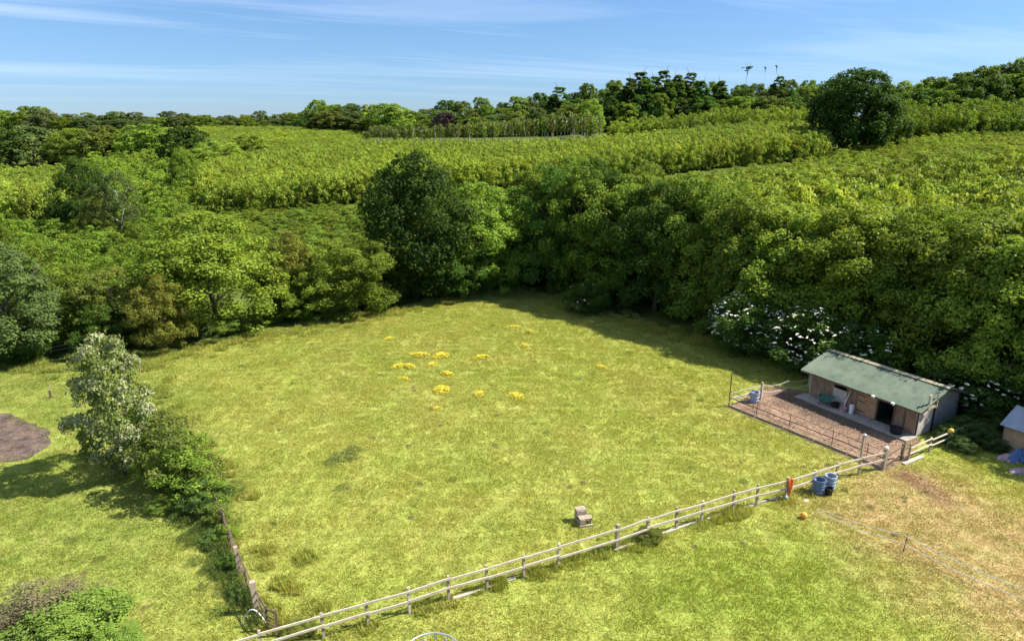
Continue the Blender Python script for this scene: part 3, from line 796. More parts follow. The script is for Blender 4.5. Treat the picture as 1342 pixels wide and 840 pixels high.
p = g(10, 830); tree('dead_shrub', p.x, p.y, 2.4, 1.2, 'sparse', F_TWIG, 'brown twiggy shrub cut by the left edge', cat='shrub', z=0)

# ------------------------------------------------------------------ front fence
def post_mesh(mb, p, h, w, lean=0.0, az=0.0):
    top = Vector(p) + Vector((lean, 0, h))
    m = Matrix.Rotation(az, 3, 'Z')
    hw = w / 2; vs = []
    for c0, zz in ((Vector(p) - Vector((0, 0, 0.15)), 0), (top, 1)):
        for sx, sy in ((-1, -1), (1, -1), (1, 1), (-1, 1)):
            vs.append(c0 + m @ Vector((sx * hw, sy * hw, 0)))
    mb.add(vs, [(3, 2, 1, 0), (4, 5, 6, 7), (0, 1, 5, 4), (1, 2, 6, 5), (2, 3, 7, 6), (3, 0, 4, 7)])
FP = [(362, 835), (424.6, 836), (483, 819), (537, 803), (588, 786), (638.6, 771.5), (686.5, 756.5), (731.8, 742), (807.5, 719), (847, 705.5), (886, 693), (919, 683.5),
      (960, 671), (991, 662), (1030, 653), (1064.6, 642), (1095, 631), (1125, 622), (1157, 615)]
fp = [g(*q) for q in FP]
# lie on one straight line with small wander
a0, b0 = fp[1], fp[-1]
dirF = (b0 - a0).normalized(); nF = Vector((-dirF.y, dirF.x, 0))
azF = atan2(dirF.y, dirF.x)
O = thing('post_and_rail_fence', a0, 0, 'pale two-rail timber fence along the near side of the paddock', 'fence')
fl = []
for k, p in enumerate(fp):
    s = (p - a0).dot(dirF); off = max(-0.25, min(0.25, (p - a0).dot(nF)))
    fl.append(a0 + dirF * s + nF * off)
fl[0] = a0 - dirF * 2.2; fl.insert(0, a0 - dirF * 4.6)
for k, p in enumerate(fl):
    mb = MB(); lo = p - a0
    h = 1.18 + random.uniform(-.05, .05); w = 0.105
    if k == len(fl) - 1: h, w = 1.25, 0.20
    if k == len(fl) - 2: h, w = 2.35, 0.10
    if k == 9: w = 0.15; h = 1.28
    post_mesh(mb, lo, h, w, random.uniform(-.04, .04), azF)
    mb.build('post', WOODP if k % 4 else WOOD, O)
for k in range(len(fl) - 1):
    for zr, th in ((1.06, 0.085), (0.62, 0.095)):
        if zr < 1 and k in (8, 9) : zr -= 0.10
        a = fl[k] - a0 - nF * 0.085; b = fl[k + 1] - a0 - nF * 0.085
        j0, j1 = random.uniform(-.035, .035), random.uniform(-.035, .035)
        mb = MB(); mb.bar(a + Vector((0, 0, zr + j0)) - dirF * 0.05, b + Vector((0, 0, zr + j1)) + dirF * 0.05, 0.045, th)
        mb.build('rail', WOOD, O)
for (u0, v0, u1, v1) in ((594, 785, 634, 772), (640, 770, 675, 758), (805, 721, 835, 712), (868, 700, 914, 683), (927, 681, 956, 670), (974, 666, 1005, 657), (1008, 656, 1025, 652)):
    mb = MB(); mb.bar(g(u0, v0) - a0 + Vector((0, 0, 0.05)), g(u1, v1) - a0 + Vector((0, 0, 0.05)), 0.14, 0.05)
    mb.build('ground_board', WOOD, O)
mb = MB(); mb.lathe([(0.0, 0.10), (0.10, 0.08), (0.13, 0.0), (0.11, -0.06), (0, -0.06)], 12, fl[-1] - a0 + Vector((0, 0, 1.33)))
mb.build('post_cap', WHITE, O, True)
mb = MB(); mb.lathe([(0.0, 0.06), (0.07, 0.04), (0.08, -0.05), (0, -0.06)], 10, fl[-2] - a0 + Vector((0.02, 0, 2.40)))
mb.build('insulator', WHITE, O, True)

# ------------------------------------------------------------------ left fence
LP = [g(365, 833), g(351, 826), g(337, 802), g(325, 776), g(314, 750), g(303, 722), g(293, 695), g(283, 672), g(270, 655)]
l0 = LP[0]
O = thing('paddock_side_fence', l0, 0, 'timber rail fence coloured dark as if backlit, running up the left side of the paddock', 'fence')
for k, p in enumerate(LP):
    mb = MB(); post_mesh(mb, p - l0, [1.2, 1.15, 1.45, 1.1, 1.3, 1.1, 1.2, 1.1, 1.1][k], [0.09, 0.08, 0.22, 0.07, 0.16, 0.07, 0.1, 0.08, 0.08][k], random.uniform(-.05, .05), 0.5)
    mb.build('post', WOODP if k in (2, 4) else WOODD, O)
for k in range(len(LP) - 1):
    for zr in (1.0, 0.68, 0.36):
        j = random.uniform(-.03, .03)
        mb = MB(); mb.bar(LP[k] - l0 + Vector((0.05, 0, zr + j)), LP[k + 1] - l0 + Vector((0.05, 0, zr - j)), 0.035, 0.07 if zr > .9 else 0.05)
        mb.build('rail', WOODD, O)  # rails and most posts take the dark timber: backlit shade put into the colour
# hoop of pale pipe by the corner
pts = [g(316, 820).lerp(g(352, 822), f) + Vector((0, 0, 0.05 + 0.75 * sin(pi * f))) for f in np.linspace(0, 1, 16)]
mb = MB(); mb.tube(pts, 0.022, 6)
tag(mb.build('pipe_hoop', TAPE, None, True), 'pale hoop of bent pipe beside the left fence corner', 'hoop')

# ------------------------------------------------------------------ stable
F_DIR = (g(1198.6, 572) - g(1061, 518)).normalized()
ST_RZ = atan2(F_DIR.y, F_DIR.x)
ST_O = g(1061, 518)
SL, SD, EV, RG = 7.55, 4.3, 2.12, 2.86
BOARD = plain('stable_board', (0.27, 0.175, 0.115), 0.85, var=0.45, scale=5, stretch=(1, 1, 0.25))
BOARDG = plain('grey_weatherboard', (0.33, 0.285, 0.24), 0.9, var=0.35, scale=5, stretch=(0.3, 0.3, 1))
PLY = plain('orange_ply', (0.42, 0.255, 0.13), 0.75, var=0.22, scale=3)
PLYP = plain('pale_ply', (0.50, 0.45, 0.38), 0.8, var=0.25, scale=3)
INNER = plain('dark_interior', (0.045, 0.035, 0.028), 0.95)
CONC = plain('concrete', (0.30, 0.27, 0.235), 0.9, var=0.3, scale=3)
t = NT('green_roof_sheet')
ob_ = t.obj()
c_ = t.mix(t.ramp(t.noise(ob_, 0.9, 5, 0.65), (0.35, 0.0), (0.68, 1.0)), (0.088, 0.122, 0.082), (0.148, 0.182, 0.125))
c_ = t.mix(t.ramp(t.noise(ob_, 3.0, 5, 0.7, stretch=(1, 0.25, 1)), (0.52, 0.0), (0.78, 0.5)), c_, (0.19, 0.21, 0.16))
c_ = t.mix(t.math('MULTIPLY', t.rnd(), 0.35), c_, (0.06, 0.11, 0.07))
c_ = t.mix(t.ramp(t.noise(t.pos(), 1.3, 6, 0.7), (0.5, 0.0), (0.66, 0.7)), c_, (0.045, 0.075, 0.05))
c_ = t.mix(t.ramp(t.noise(t.pos(), 0.6, 3, 0.6), (0.5, 0.0), (0.7, 0.5)), c_, (0.17, 0.195, 0.145))
M_ROOF = t.done(t.bsdf(c_, 0.75, 0, 0.3))
M_TIN = plain('corrugated_tin', (0.46, 0.49, 0.53), 0.45, 0.55, var=0.22, scale=2.5, stretch=(1, 0.3, 1))

def boards(mb, x0, x1, z0, z1, y, vertical=False, w=0.15, th=0.02):
    """a run of boards with real joints on the plane y (local), facing -y"""
    if vertical:
        n = max(1, round((x1 - x0) / w)); s = (x1 - x0) / n
        for k in range(n): mb.box((x0 + (k + .5) * s, y - th / 2 - (0.006 if k % 2 else 0), (z0 + z1) / 2), (s - 0.008, th, z1 - z0))
    else:
        n = max(1, round((z1 - z0) / w)); s = (z1 - z0) / n
        for k in range(n): mb.box(((x0 + x1) / 2, y - th / 2 - (0.006 if k % 2 else 0), z0 + (k + .5) * s), (x1 - x0, th, s - 0.008))
def corr_sheet(L, W, pitch=0.10, amp=0.022, th=0.006):
    """corrugated sheet, W wide (x), L long (y), ridges along y"""
    n = int(W / pitch * 4) + 1; vs = []; fs = []
    for s in (0, 1):
        for j, yy in enumerate((0, L)):
            for i in range(n):
                x = W * i / (n - 1); vs.append((x, yy, amp * sin(2 * pi * x / pitch) - s * th))
    for s in (0, 1):
        b = s * 2 * n
        for i in range(n - 1):
            q = (b + i, b + i + 1, b + n + i + 1, b + n + i)
            fs.append(q if s == 0 else q[::-1])
    for (p, q) in ((0, 0), (n, n)):
        for i in range(n - 1):
            a_, b_ = p + i, p + i + 1
            fs.append((a_, 2 * n + a_, 2 * n + b_, b_) if p == 0 else (b_, 2 * n + b_, 2 * n + a_, a_))
    return MB().add(vs, fs)

S = thing('stable', ST_O, ST_RZ, 'timber stable with a green corrugated roof and an open dark doorway', 'stable')
zf = 0.10
# front wall in bays (x ranges); everything local: x along the front, y into the building
mb = MB(); boards(mb, 0.0, 1.75, zf, EV, 0.0, w=0.3); mb.build('front_wall', BOARD, S)
mb = MB(); boards(mb, 1.75, 2.75, zf, 1.22, 0.0, w=0.3); mb.box((2.25, -0.035, 1.24), (1.05, 0.09, 0.07)); mb.build('window_panel', PLYP, S)
mb = MB(); mb.box((1.78, -0.01, 1.66), (0.06, 0.07, 0.8)); mb.box((2.72, -0.01, 1.66), (0.06, 0.07, 0.8)); mb.box((2.25, -0.01, 2.08), (1.0, 0.07, 0.07))
wf = mb.build('window_frame', WOODD, S)
mb = MB(); boards(mb, 2.75, 3.55, zf, EV - 0.35, 0.0, vertical=True, w=0.2); mb.build('front_wall', BOARD, S)
mb = MB(); boards(mb, 3.55, 4.85, zf + 0.03, 1.18, -0.03, vertical=True, w=0.33, th=0.035); lower = mb.build('lower_door', PLY, S)
mb = MB(); boards(mb, 3.55, 4.85, 1.20, 2.05, -0.03, vertical=True, w=0.33, th=0.035); upper = mb.build('upper_door', PLY, S)
for zz_, par in ((0.35, lower), (1.0, lower), (1.4, upper), (1.9, upper)):
    mb = MB(); mb.box((3.85, -0.085, zz_), (0.55, 0.02, 0.05)); mb.build('hinge', METALD, par)
mb = MB(); mb.box((4.9, 0, 1.1), (0.10, 0.14, 2.0)); mb.box((6.05, 0, 1.1), (0.10, 0.14, 2.0)); mb.box((5.475, 0, 2.08), (1.25, 0.12, 0.08)); mb.build('door_frame', WOODD, S)
mb = MB(); boards(mb, 6.1, SL - 0.06, zf, EV, 0.0, vertical=True, w=0.18); mb.build('front_wall', BOARD, S)
mb = MB(); mb.box((6.72, -0.05, 1.1), (0.07, 0.05, 1.9)); mb.build('cover_strip', WOODD, S)
mb = MB(); mb.box((0.0, -0.02, (EV + zf) / 2), (0.09, 0.10, EV - zf)); mb.build('corner_post', WOOD, S)
# back wall, side walls, inner partition, floor
mb = MB(); mb.box((SL / 2, SD - 0.03, EV / 2 + .05), (SL, 0.06, EV)); mb.build('back_wall', BOARDG, S)
def gable(x, facing, mat, name, y0=0.0):
    mb = MB(); n = 17; s = (RG - 0.06) / n
    for k in range(n):
        z0_, z1_ = zf + k * s * 0.985, zf + (k + 1) * s * 0.985
        # boards shorten under the slopes
        f = 0 if z1_ < EV else (z1_ - EV) / (RG - EV) * SD / 2
        a_, b_ = max(y0, f), SD - f
        if b_ - a_ > 0.1:
            mb.box((x + facing * (0.012 + 0.006 * (k % 2)), (a_ + b_) / 2, (z0_ + z1_) / 2), (0.024, b_ - a_, s - 0.012))
    return mb.build(name, mat, S)
gable(SL, 1, BOARDG, 'gable_wall', 1.42)
gable(0.0, -1, BOARDG, 'gable_wall')
mb = MB(); mb.box((SL + 0.02, 0.70, EV / 2 + 0.07), (0.05, 1.42, EV - 0.02)); mb.build('gable_panel', PLYP, S)
mb = MB(); mb.tube([(SL + 0.10, 1.46, 0.1), (SL + 0.10, 1.46, 2.05), (SL + 0.06, 1.2, 2.15)], 0.045, 8); mb.build('downpipe', METALD, S, True)
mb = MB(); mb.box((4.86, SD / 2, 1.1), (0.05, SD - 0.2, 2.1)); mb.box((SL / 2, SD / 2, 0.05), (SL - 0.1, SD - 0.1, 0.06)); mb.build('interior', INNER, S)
# apron
mb = MB(); mb.box((SL / 2 - 0.1, -0.62, 0.045), (SL + 0.5, 1.2, 0.09)); mb.build('apron', CONC, S)
# roof sheets
ov, en = 0.75, 0.45
slope = atan2(RG - EV, SD / 2)
Lr = (SD / 2 + ov) / cos(slope)
nS = 9; sw = (SL + 2 * en) / nS
sh = corr_sheet(Lr, sw + 0.05, 0.12, 0.024).mesh('roof_sheet', M_ROOF, False)
for k in range(nS):
    for side in (0, 1):
        o = link('roof_sheet', sh, S)
        x0_ = -en + k * sw
        dz = 0.05 + (0.012 if k % 2 else 0.0)
        if side == 0:
            o.location = (x0_, -ov, EV + 0.03 - ov * math.tan(slope) + dz); o.rotation_euler = (slope, 0, 0)
        else:
            o.location = (x0_ + sw + 0.05, SD + ov, EV + 0.03 - ov * math.tan(slope) + dz); o.rotation_euler = (slope, 0, pi)
mb = MB(); mb.add([(-en, SD / 2 - .22, RG + .07), (-en, SD / 2, RG + .16), (-en, SD / 2 + .22, RG + .07), (SL + en, SD / 2 - .22, RG + .07), (SL + en, SD / 2, RG + .16), (SL + en, SD / 2 + .22, RG + .07)],
                  [(0, 3, 4, 1), (1, 4, 5, 2), (0, 1, 2), (3, 5, 4), (0, 2, 5, 3)])
mb.build('ridge_cap', plain('ridge_cap', (0.36, 0.31, 0.20), 0.8, var=0.3), S)
ez = EV + 0.03 - ov * math.tan(slope)
mb = MB(); mb.box((SL / 2, -ov + 0.03, ez - 0.03), (SL + 2 * en - .05, 0.03, 0.10)); mb.build('fascia', WOODD, S)
for xx in (-en + 0.03, SL + en - 0.03):
    mb = MB()
    mb.bar((xx, -ov, ez - 0.02), (xx, SD / 2, RG - 0.0), 0.03, 0.10); mb.bar((xx, SD + ov, ez - 0.02), (xx, SD / 2, RG - 0.0), 0.03, 0.10)
    mb.build('bargeboard', WOODD, S)
for xx in (SL + 0.02, SL + 0.05):
    pass
mb = MB(); mb.box((SL + 0.35, 0.2, 2.35), (0.12, 0.12, 1.0)); mb.build('end_post', WOOD, S)
mb = MB(); mb.box((SL + 0.40, 0.95, 2.35), (0.07, 0.07, 0.9)); mb.build('end_post', WOODP, S)
mb = MB(); mb.box((SL + 0.37, 0.55, 2.0), (0.10, 1.0, 0.14)); mb.build('end_beam', WOODP, S)
for xx in (5.0, 6.3):
    mb = MB(); mb.box((xx, -ov - 0.06, ez + 0.04), (0.2, 0.16, 0.10)); mb.box((xx, -ov - 0.01, ez - 0.03), (0.05, 0.05, 0.16)); mb.build('lamp', WHITE, S)

def stp(x, y, z=0.0):
    return Matrix.Rotation(ST_RZ, 3, 'Z') @ Vector((x, y, z)) + ST_O
# things on the apron
O = thing('wheelbarrow', stp(1.75, -0.75, 0.09), ST_RZ + 0.3, 'green wheelbarrow parked against the stable front', 'wheelbarrow')
GREENP = plain('green_tray', (0.06, 0.20, 0.13), 0.5, var=0.2)
mb = MB(); mb.add([(-.45, -.3, .62), (.5, -.3, .66), (.5, .3, .66), (-.45, .3, .62), (-.25, -.2, .3), (.25, -.2, .3), (.25, .2, .3), (-.25, .2, .3)], [(0, 1, 5, 4), (1, 2, 6, 5), (2, 3, 7, 6), (3, 0, 4, 7), (7, 6, 5, 4)])
mb.bar((-.45, -.3, .62), (.5, -.3, .66), .03, .03); mb.bar((-.45, .3, .62), (.5, .3, .66), .03, .03); mb.bar((.5, -.3, .66), (.5, .3, .66), .03, .03); mb.bar((-.45, -.3, .62), (-.45, .3, .62), .03, .03); mb.build('tray', GREENP, O)
mb = MB(); mb.tube([(.55, -.03, .18), (0, -.22, .28), (-.85, -.26, .55)], .018, 6); mb.tube([(.55, .03, .18), (0, .22, .28), (-.85, .26, .55)], .018, 6); mb.build('handle', METALD, O)
mb = MB(); mb.tube([(-.25, -.2, .3), (-.35, -.22, .0)], .018, 6); mb.tube([(-.25, .2, .3), (-.35, .22, .0)], .018, 6); mb.build('stand', METALD, O)
mb = MB(); pr = [(.06, -.05), (.17, -.05), (.19, 0), (.17, .05), (.06, .05)]; tmp = MB().lathe(pr, 16)
mb.add([(.55 + p[0], p[2], .18 + p[1]) for p in tmp.v], tmp.f); mb.build('wheel', plain('rubber', (.03, .03, .03), .8), O)
def bucket(name, loc, r, h, mat, label, cat='bucket', group=None, ribs=0, water=None):
    o = thing(name, loc, random.uniform(0, 6), label, cat, group)
    pr = [(r * .88, 0.0)]
    for k in range(ribs):
        zc = h * (k + .6) / (ribs + .2); rr = r * (.90 + .10 * (k + .5) / ribs)
        pr += [(rr, zc - .05), (rr + .022, zc - .02), (rr + .022, zc + .02), (rr, zc + .05)]
    pr += [(r, h - .03), (r + .02, h - .02), (r + .02, h), (r - .015, h), (r - .02, h - .04), (r * .84, .03), (0, .03)]
    mb = MB(); mb.lathe(pr, 24); mb.add([(r * .88 * cos(2 * pi * k / 24), r * .88 * sin(2 * pi * k / 24), .0) for k in range(24)], [tuple(range(24))[::-1]])
    mb.build('shell', mat, o, True)
    mb = MB()
    for s in (-1, 1): mb.tube([(s * (r + .01), -.07, h - .06), (s * (r + .05), -.05, h - .02), (s * (r + .05), .05, h - .02), (s * (r + .01), .07, h - .06)], .014, 6)
    mb.build('handle', mat, o, True)
    if water:
        mb = MB(); mb.add([(r * .93 * cos(2 * pi * k / 24), r * .93 * sin(2 * pi * k / 24), h * water) for k in range(24)], [tuple(range(24))]); mb.build('water', M_WATER, o)
    return o
t = NT('barrel_water'); M_WATER = t.done(t.bsdf((.02, .035, .05), .05, 0, .5))
BLACKP = plain('black_plastic', (.022, .022, .025), .45, var=.2)
BLUEP = plain('grey_blue_plastic', (.10, .16, .26), .45, var=.15)
BLUEL = plain('pale_grey_plastic', (.30, .36, .46), .5, var=.2)
PINKP = plain('pink_plastic', (.55, .33, .34), .5, var=.1)
bucket('feed_tub', stp(6.7, -0.72, .09), .36, .36, BLACKP, 'black rubber feed tub on the apron right of the open doorway', 'tub')
bucket('bucket', stp(3.05, -0.65, .09), .2, .3, PINKP, 'pink bucket by the broom at the stable front')
bucket('bucket', stp(2.35, -0.45, .09), .2, .34, BLACKP, 'black bucket between the wheelbarrow and the pink bucket')
O = thing('container', stp(3.50, -0.45, .09), ST_RZ, 'tall white plastic container by the stable door', 'container')
mb = MB(); mb.box((0, 0, .3), (.24, .2, .6)); mb.lathe([(.09, .60), (.05, .66), (.05, .70), (0, .70)], 12); mb.build('body', WHITE, O)
mb = MB(); mb.lathe([(.06, .69), (.06, .74), (0, .74)], 12); mb.build('cap', BLACKP, O)
O = thing('broom', stp(2.95, -0.35, .09), ST_RZ, 'white-handled broom leaning on the stable wall', 'broom')
mb = MB(); mb.tube([(-.05, -.15, .08), (.08, .22, 1.35)], .022, 6); mb.build('handle', WHITE, O)
mb = MB(); mb.box((-.05, -.16, .08), (.42, .09, .10)); mb.build('head', WOODP, O)

# ------------------------------------------------------------------ yard fences
YA, YB = g(955, 533), CORNER
O = thing('yard_edging', YA, 0, 'timber boards edging the chipping yard against the grass', 'edging')
n = 5; dY = (YB - YA); nY = Vector((-dY.normalized().y, dY.normalized().x, 0))
for k in range(n):
    mb = MB(); mb.bar(dY * (k / n + .003) + Vector((0, 0, .05)), dY * ((k + 1) / n - .003) + Vector((0, 0, .05)), .06, .20); mb.build('board', WOODP, O)
O = thing('yard_rope_fence', YA, 0, 'thin rope and stake fence along the yard edge', 'fence')
for k, f in enumerate((.20, .43, .70, .90)):
    mb = MB(); mb.tube([dY * f + nY * .12 + Vector((0, 0, -.1)), dY * f + nY * .12 + Vector((0, 0, 1.15))], .022, 6); mb.build('stake', WOODD, O)
for zr, mt, r in ((.62, METALD, .028), (1.05, METALD, .014), (.33, METALD, .012)):
    pts = [dY * f + nY * .12 + Vector((0, 0, zr + .03 - .05 * sin(pi * ((f * 4) % 1)))) for f in np.linspace(0, 1, 17)]
    mb = MB(); mb.tube(pts, r, 5); mb.build('rope', mt, O)
mb = MB(); mb.tube([(0, 0, -.1), (0, 0, 2.55)], .035, 6); tag(mb.build('tall_stake', WOODD), 'tall dark stake at the far corner of the yard', 'stake').location = YA
P2 = g(997, 523)
O = thing('yard_rail', YA, 0, 'short pale rail fence at the far end of the yard', 'fence')
mb = MB(); post_mesh(mb, P2 - YA, 1.25, .12, 0, .8); mb.build('post', WOOD, O)
mb = MB(); mb.bar(Vector((0.05, 0, .55)), P2 - YA + Vector((0, 0, .62)), .05, .16); mb.build('rail', WOOD, O)
mb = MB(); mb.bar(Vector((0.05, 0, .98)), P2 - YA + Vector((0, 0, 1.05)), .03, .05); mb.build('rail', WOOD, O)
for zr in (1.05, .6):
    e = stp(-.5, .8) - YA; s0 = P2 - YA
    pts = [s0.lerp(e, f) + Vector((0, 0, zr - .18 * sin(pi * ((f * 2) % 1)))) for f in np.linspace(0, 1, 13)]
    mb = MB(); mb.tube(pts, .014, 5); mb.build('rope', TAPE, O)
mb = MB(); post_mesh(mb, (P2 - YA).lerp(stp(-.5, .8) - YA, .5), 1.1, .05, 0, .3); mb.build('stake', WOODP, O)
bucket('barrel', g(988, 527), .30, .78, BLUEL, 'grey barrel standing in the far corner of the yard', 'barrel', ribs=3, water=.85)
mb = MB(); mb.box((0, 0, .9), (.10, .10, 2.2)); pst = mb.build('pale_post', WOOD); pst.location = stp(-1.0, 1.2); tag(pst, 'pale post standing behind the far end of the stable', 'post')

# fence right of the gate
RP = [g(1182, 601), g(1190, 603), g(1218, 592), g(1242, 584), g(1263, 574)]
O = thing('gate_side_fence', RP[0], 0, 'rough two-rail fence running from the yard gate to the wood', 'fence')
for k, p in enumerate(RP):
    mb = MB(); post_mesh(mb, p - RP[0], [1.15, 1.05, .95, .85, .9][k], .09, random.uniform(-.06, .06), .4); mb.build('post', WOODP, O)
for zr in (.85, .48):
    for a, b in ((1, 2), (2, 4)):
        mb = MB(); mb.tube([RP[a] - RP[0] + Vector((0, -.06, zr - .05)), RP[b] - RP[0] + Vector((0, -.06, zr + .05))], .045, 6); mb.build('rail', WOOD, O)
O = thing('yard_gate', CORNER, 0, 'low dark rail gate across the yard entrance', 'gate')
for zr in (.25, .8):
    mb = MB(); mb.bar(Vector((.1, 0, zr)), RP[0] - CORNER + Vector((-.06, 0, zr)), .05, .08); mb.build('rail', WOODD, O)
mb = MB(); mb.bar((.12, .01, .05), (.12, .01, .95), .05, .06); mb.build('stile', WOODD, O)
mb = MB(); mb.bar(RP[0] - CORNER + Vector((-.1, 0, .05)), RP[0] - CORNER + Vector((-.1, 0, .95)), .05, .06); mb.build('stile', WOODD, O)
mb = MB(); mb.bar(g(1184, 609) + Vector((0, 0, .06)), g(1209, 599) + Vector((0, 0, .06)), .2, .07); tag(mb.build('loose_board', WOOD), 'pale board lying on the grass below the gate fence', 'board')
YEL = plain('yellow_plastic', (.62, .44, .06), .6, var=.15)
mb = MB(); tmp = MB().lathe([(0, -.16), (.14, -.12), (.2, 0), (.13, .12), (.05, .16), (0, .17)], 12); mb.add([(p[0] * (1 + .2 * sin(5 * p[2])), p[1] * .7, p[2]) for p in tmp.v], tmp.f)
ybag = mb.build('feed_bag', YEL, None, True); ybag.location = RP[3] + Vector((0, -.02, .98)); tag(ybag, 'yellow bag hung over the gate-side fence', 'bag')

# ------------------------------------------------------------------ small shed at the right edge
SH = thing('shed', g(1312, 590), ST_RZ, 'small timber shed with a grey corrugated roof at the right edge', 'shed')
sL, sD, sE, sR = 3.4, 2.6, 1.75, 2.45
mb = MB(); boards(mb, 0, sL, .05, sE, 0, w=.14); mb.build('front_wall', plain('shed_board', (.36, .26, .16), .85, var=.3, scale=5, stretch=(.3, 1, 1)), SH)
mb = MB()
n_ = 15
for k in range(n_):
    z0_ = .05 + k * (sR - .1) / n_; z1_ = z0_ + (sR - .1) / n_
    f = 0 if z1_ < sE else (z1_ - sE) / (sR - sE) * sD / 2
    mb.box((-.012 - .006 * (k % 2), sD / 2, (z0_ + z1_) / 2), (.024, max(.06, sD - 2 * f), z1_ - z0_ - .01))
mb.build('gable_wall', MATS['shed_board'], SH)
mb = MB(); mb.box((sL / 2, sD - .02, sE / 2), (sL, .04, sE)); mb.box((sL, sD / 2, sE / 2), (.04, sD - .1, sE)); mb.build('back_wall', BOARDG, SH)
mb = MB(); mb.box((-.02, -.03, sE / 2), (.07, .07, sE)); mb.build('corner_post', WOODP, SH)
sl2 = atan2(sR - sE, sD / 2); L2 = (sD / 2 + .3) / cos(sl2)
sh2 = corr_sheet(L2, .98, .13, .026).mesh('roof_sheet', M_TIN)
for k in range(4):
    for side in (0, 1):
        o = link('roof_sheet', sh2, SH); x0_ = -.25 + k * .95; dz = .04 + .012 * (k % 2)
        zb = sE + .02 - .3 * math.tan(sl2) + dz
        if side == 0: o.location = (x0_, -.3, zb); o.rotation_euler = (sl2, 0, 0)
        else: o.location = (x0_ + .98, sD + .3, zb); o.rotation_euler = (sl2, 0, pi)
mb = MB(); mb.bar((-.24, -.3, sE - .16), (-.24, sD / 2, sR - .02), .03, .1); mb.bar((-.24, sD + .3, sE - .16), (-.24, sD / 2, sR - .02), .03, .1); mb.build('bargeboard', METALD, SH)
def heap(name, loc, sx, sy, sz, mat, label, cat, seed):
    """crumpled cloth heap"""
    rng = np.random.default_rng(seed); n, m = 40, 16; vs = []; fs = []
    ph = rng.uniform(0, 6, 8)
    for j in range(m + 1):
        f = j / m
        for k in range(n):
            a = 2 * pi * k / n
            w = .22 * sin(2 * a + ph[0]) + .13 * sin(5 * a + ph[1] + 4 * f) + .09 * sin(9 * a + ph[2] - 7 * f) + .05 * sin(14 * a + ph[3] + 9 * f)
            r = ((1 - f ** 1.5) * (1 + w)) if j < m else 0.0
            vs.append((sx * r * cos(a), sy * r * sin(a), sz * f * (1 + .18 * sin(3 * a + ph[4]) * (1 - f)) + (.06 * sin(7 * a + 6 * f + ph[5]) * sz if 0 < j < m else 0)))
    for j in range(m):
        for k in range(n): fs.append((j * n + k, j * n + (k + 1) % n, (j + 1) * n + (k + 1) % n, (j + 1) * n + k))
    o = MB().add(vs, fs).build(name, mat, None, True); o.location = loc
    return tag(o, label, cat)
SACK = plain('faded_sack', (.36, .25, .26), .8, var=.35, scale=5)
heap('sack', g(1321, 603), .5, .4, .42, SACK, 'faded pink sack slumped at the shed foot', 'sack', 1)
heap('tarpaulin', g(1334, 605) + Vector((.1, .15, 0)), .6, .5, .8, plain('blue_tarp', (.07, .13, .27), .6, var=.2), 'crumpled blue tarpaulin at the shed foot', 'tarpaulin', 2)
heap('sack', g(1337, 618), .6, .35, .26, SACK, 'low pink-grey sack in front of the blue tarpaulin', 'sack', 3)

# ------------------------------------------------------------------ barrels, vest, ball, mounting block
bucket('barrel', g(1075, 650) + Vector((0, .30, 0)), .30, .82, BLUEP, 'grey-blue open barrel nearest the front fence', 'barrel', ribs=4, water=.7)
bucket('barrel', g(1090.5, 645) + Vector((0, .35, 0)), .29, .80, BLUEL, 'paler grey barrel behind the black bucket', 'barrel', ribs=4, water=.7)
bucket('bucket', g(1086, 650) + Vector((0.05, .16, 0)), .20, .40, BLACKP, 'black bucket standing between the two fence barrels')
ORANGE = plain('orange_cloth', (.72, .17, .05), .75, var=.18)
vb = g(1030, 653)
rng = random.Random(4); vs = []; fs = []; nx, nz_ = 9, 14
for s in (0, 1):
    for j in range(nz_ + 1):
        for k in range(nx + 1):
            f = k / nx; q = j / nz_
            wdt = .17 * (1 + .35 * sin(q * 5 + 1) - .4 * q)
            vs.append((wdt * (f - .5) * 2 + .05 * sin(q * 4), -.14 - .06 * sin(f * 9 + q * 3) - .05 * q + s * .03, 1.22 - q * .92 + .05 * sin(f * 6)))
W_ = nx + 1; B_ = (nz_ + 1) * W_
for j in range(nz_):
    for k in range(nx):
        q = (j * W_ + k, (j + 1) * W_ + k, (j + 1) * W_ + k + 1, j * W_ + k + 1); fs.append(q); fs.append(tuple(i + B_ for i in q)[::-1])
for j in range(nz_):
    for k in (0, nx):
        q = (j * W_ + k, (j + 1) * W_ + k, (j + 1) * W_ + k + B_, j * W_ + k + B_); fs.append(q if k else q[::-1])
for k in range(nx):
    for j in (0, nz_):
        q = (j * W_ + k, j * W_ + k + 1, j * W_ + k + 1 + B_, j * W_ + k + B_); fs.append(q)
o = MB().add(vs, fs).build('orange_jacket', ORANGE, None, True); o.location = vb; o.rotation_euler = (0, 0, azF)
tag(o, 'orange jacket hung over a front fence post', 'jacket')
O = thing('bottle', g(1028, 654) + Vector((0, -.15, 0)), 0, 'small green and white bottle at the foot of the jacket post', 'bottle')
mb = MB(); mb.lathe([(0, 0), (.08, 0), (.08, .2), (.07, .24)], 12); mb.build('body', plain('green_plastic', (.10, .38, .22), .5), O, True)
mb = MB(); mb.lathe([(.075, .235), (.03, .32), (.03, .36), (0, .36)], 12); mb.build('cap', WHITE, O, True)
mb = MB(); mb.lathe([(.17 * cos(a), .17 * sin(a) + .17) for a in np.linspace(-pi / 2, pi / 2, 13)], 20)
o = mb.build('ball', plain('orange_ball', (.78, .33, .05), .5, var=.1), None, True); o.location = g(1053, 679); tag(o, 'orange ball lying on the grass below the barrels', 'ball')
o = heap('scrap', g(1056, 656), .14, .09, .07, WHITE, 'white scrap on the grass left of the barrels', 'scrap', 9)
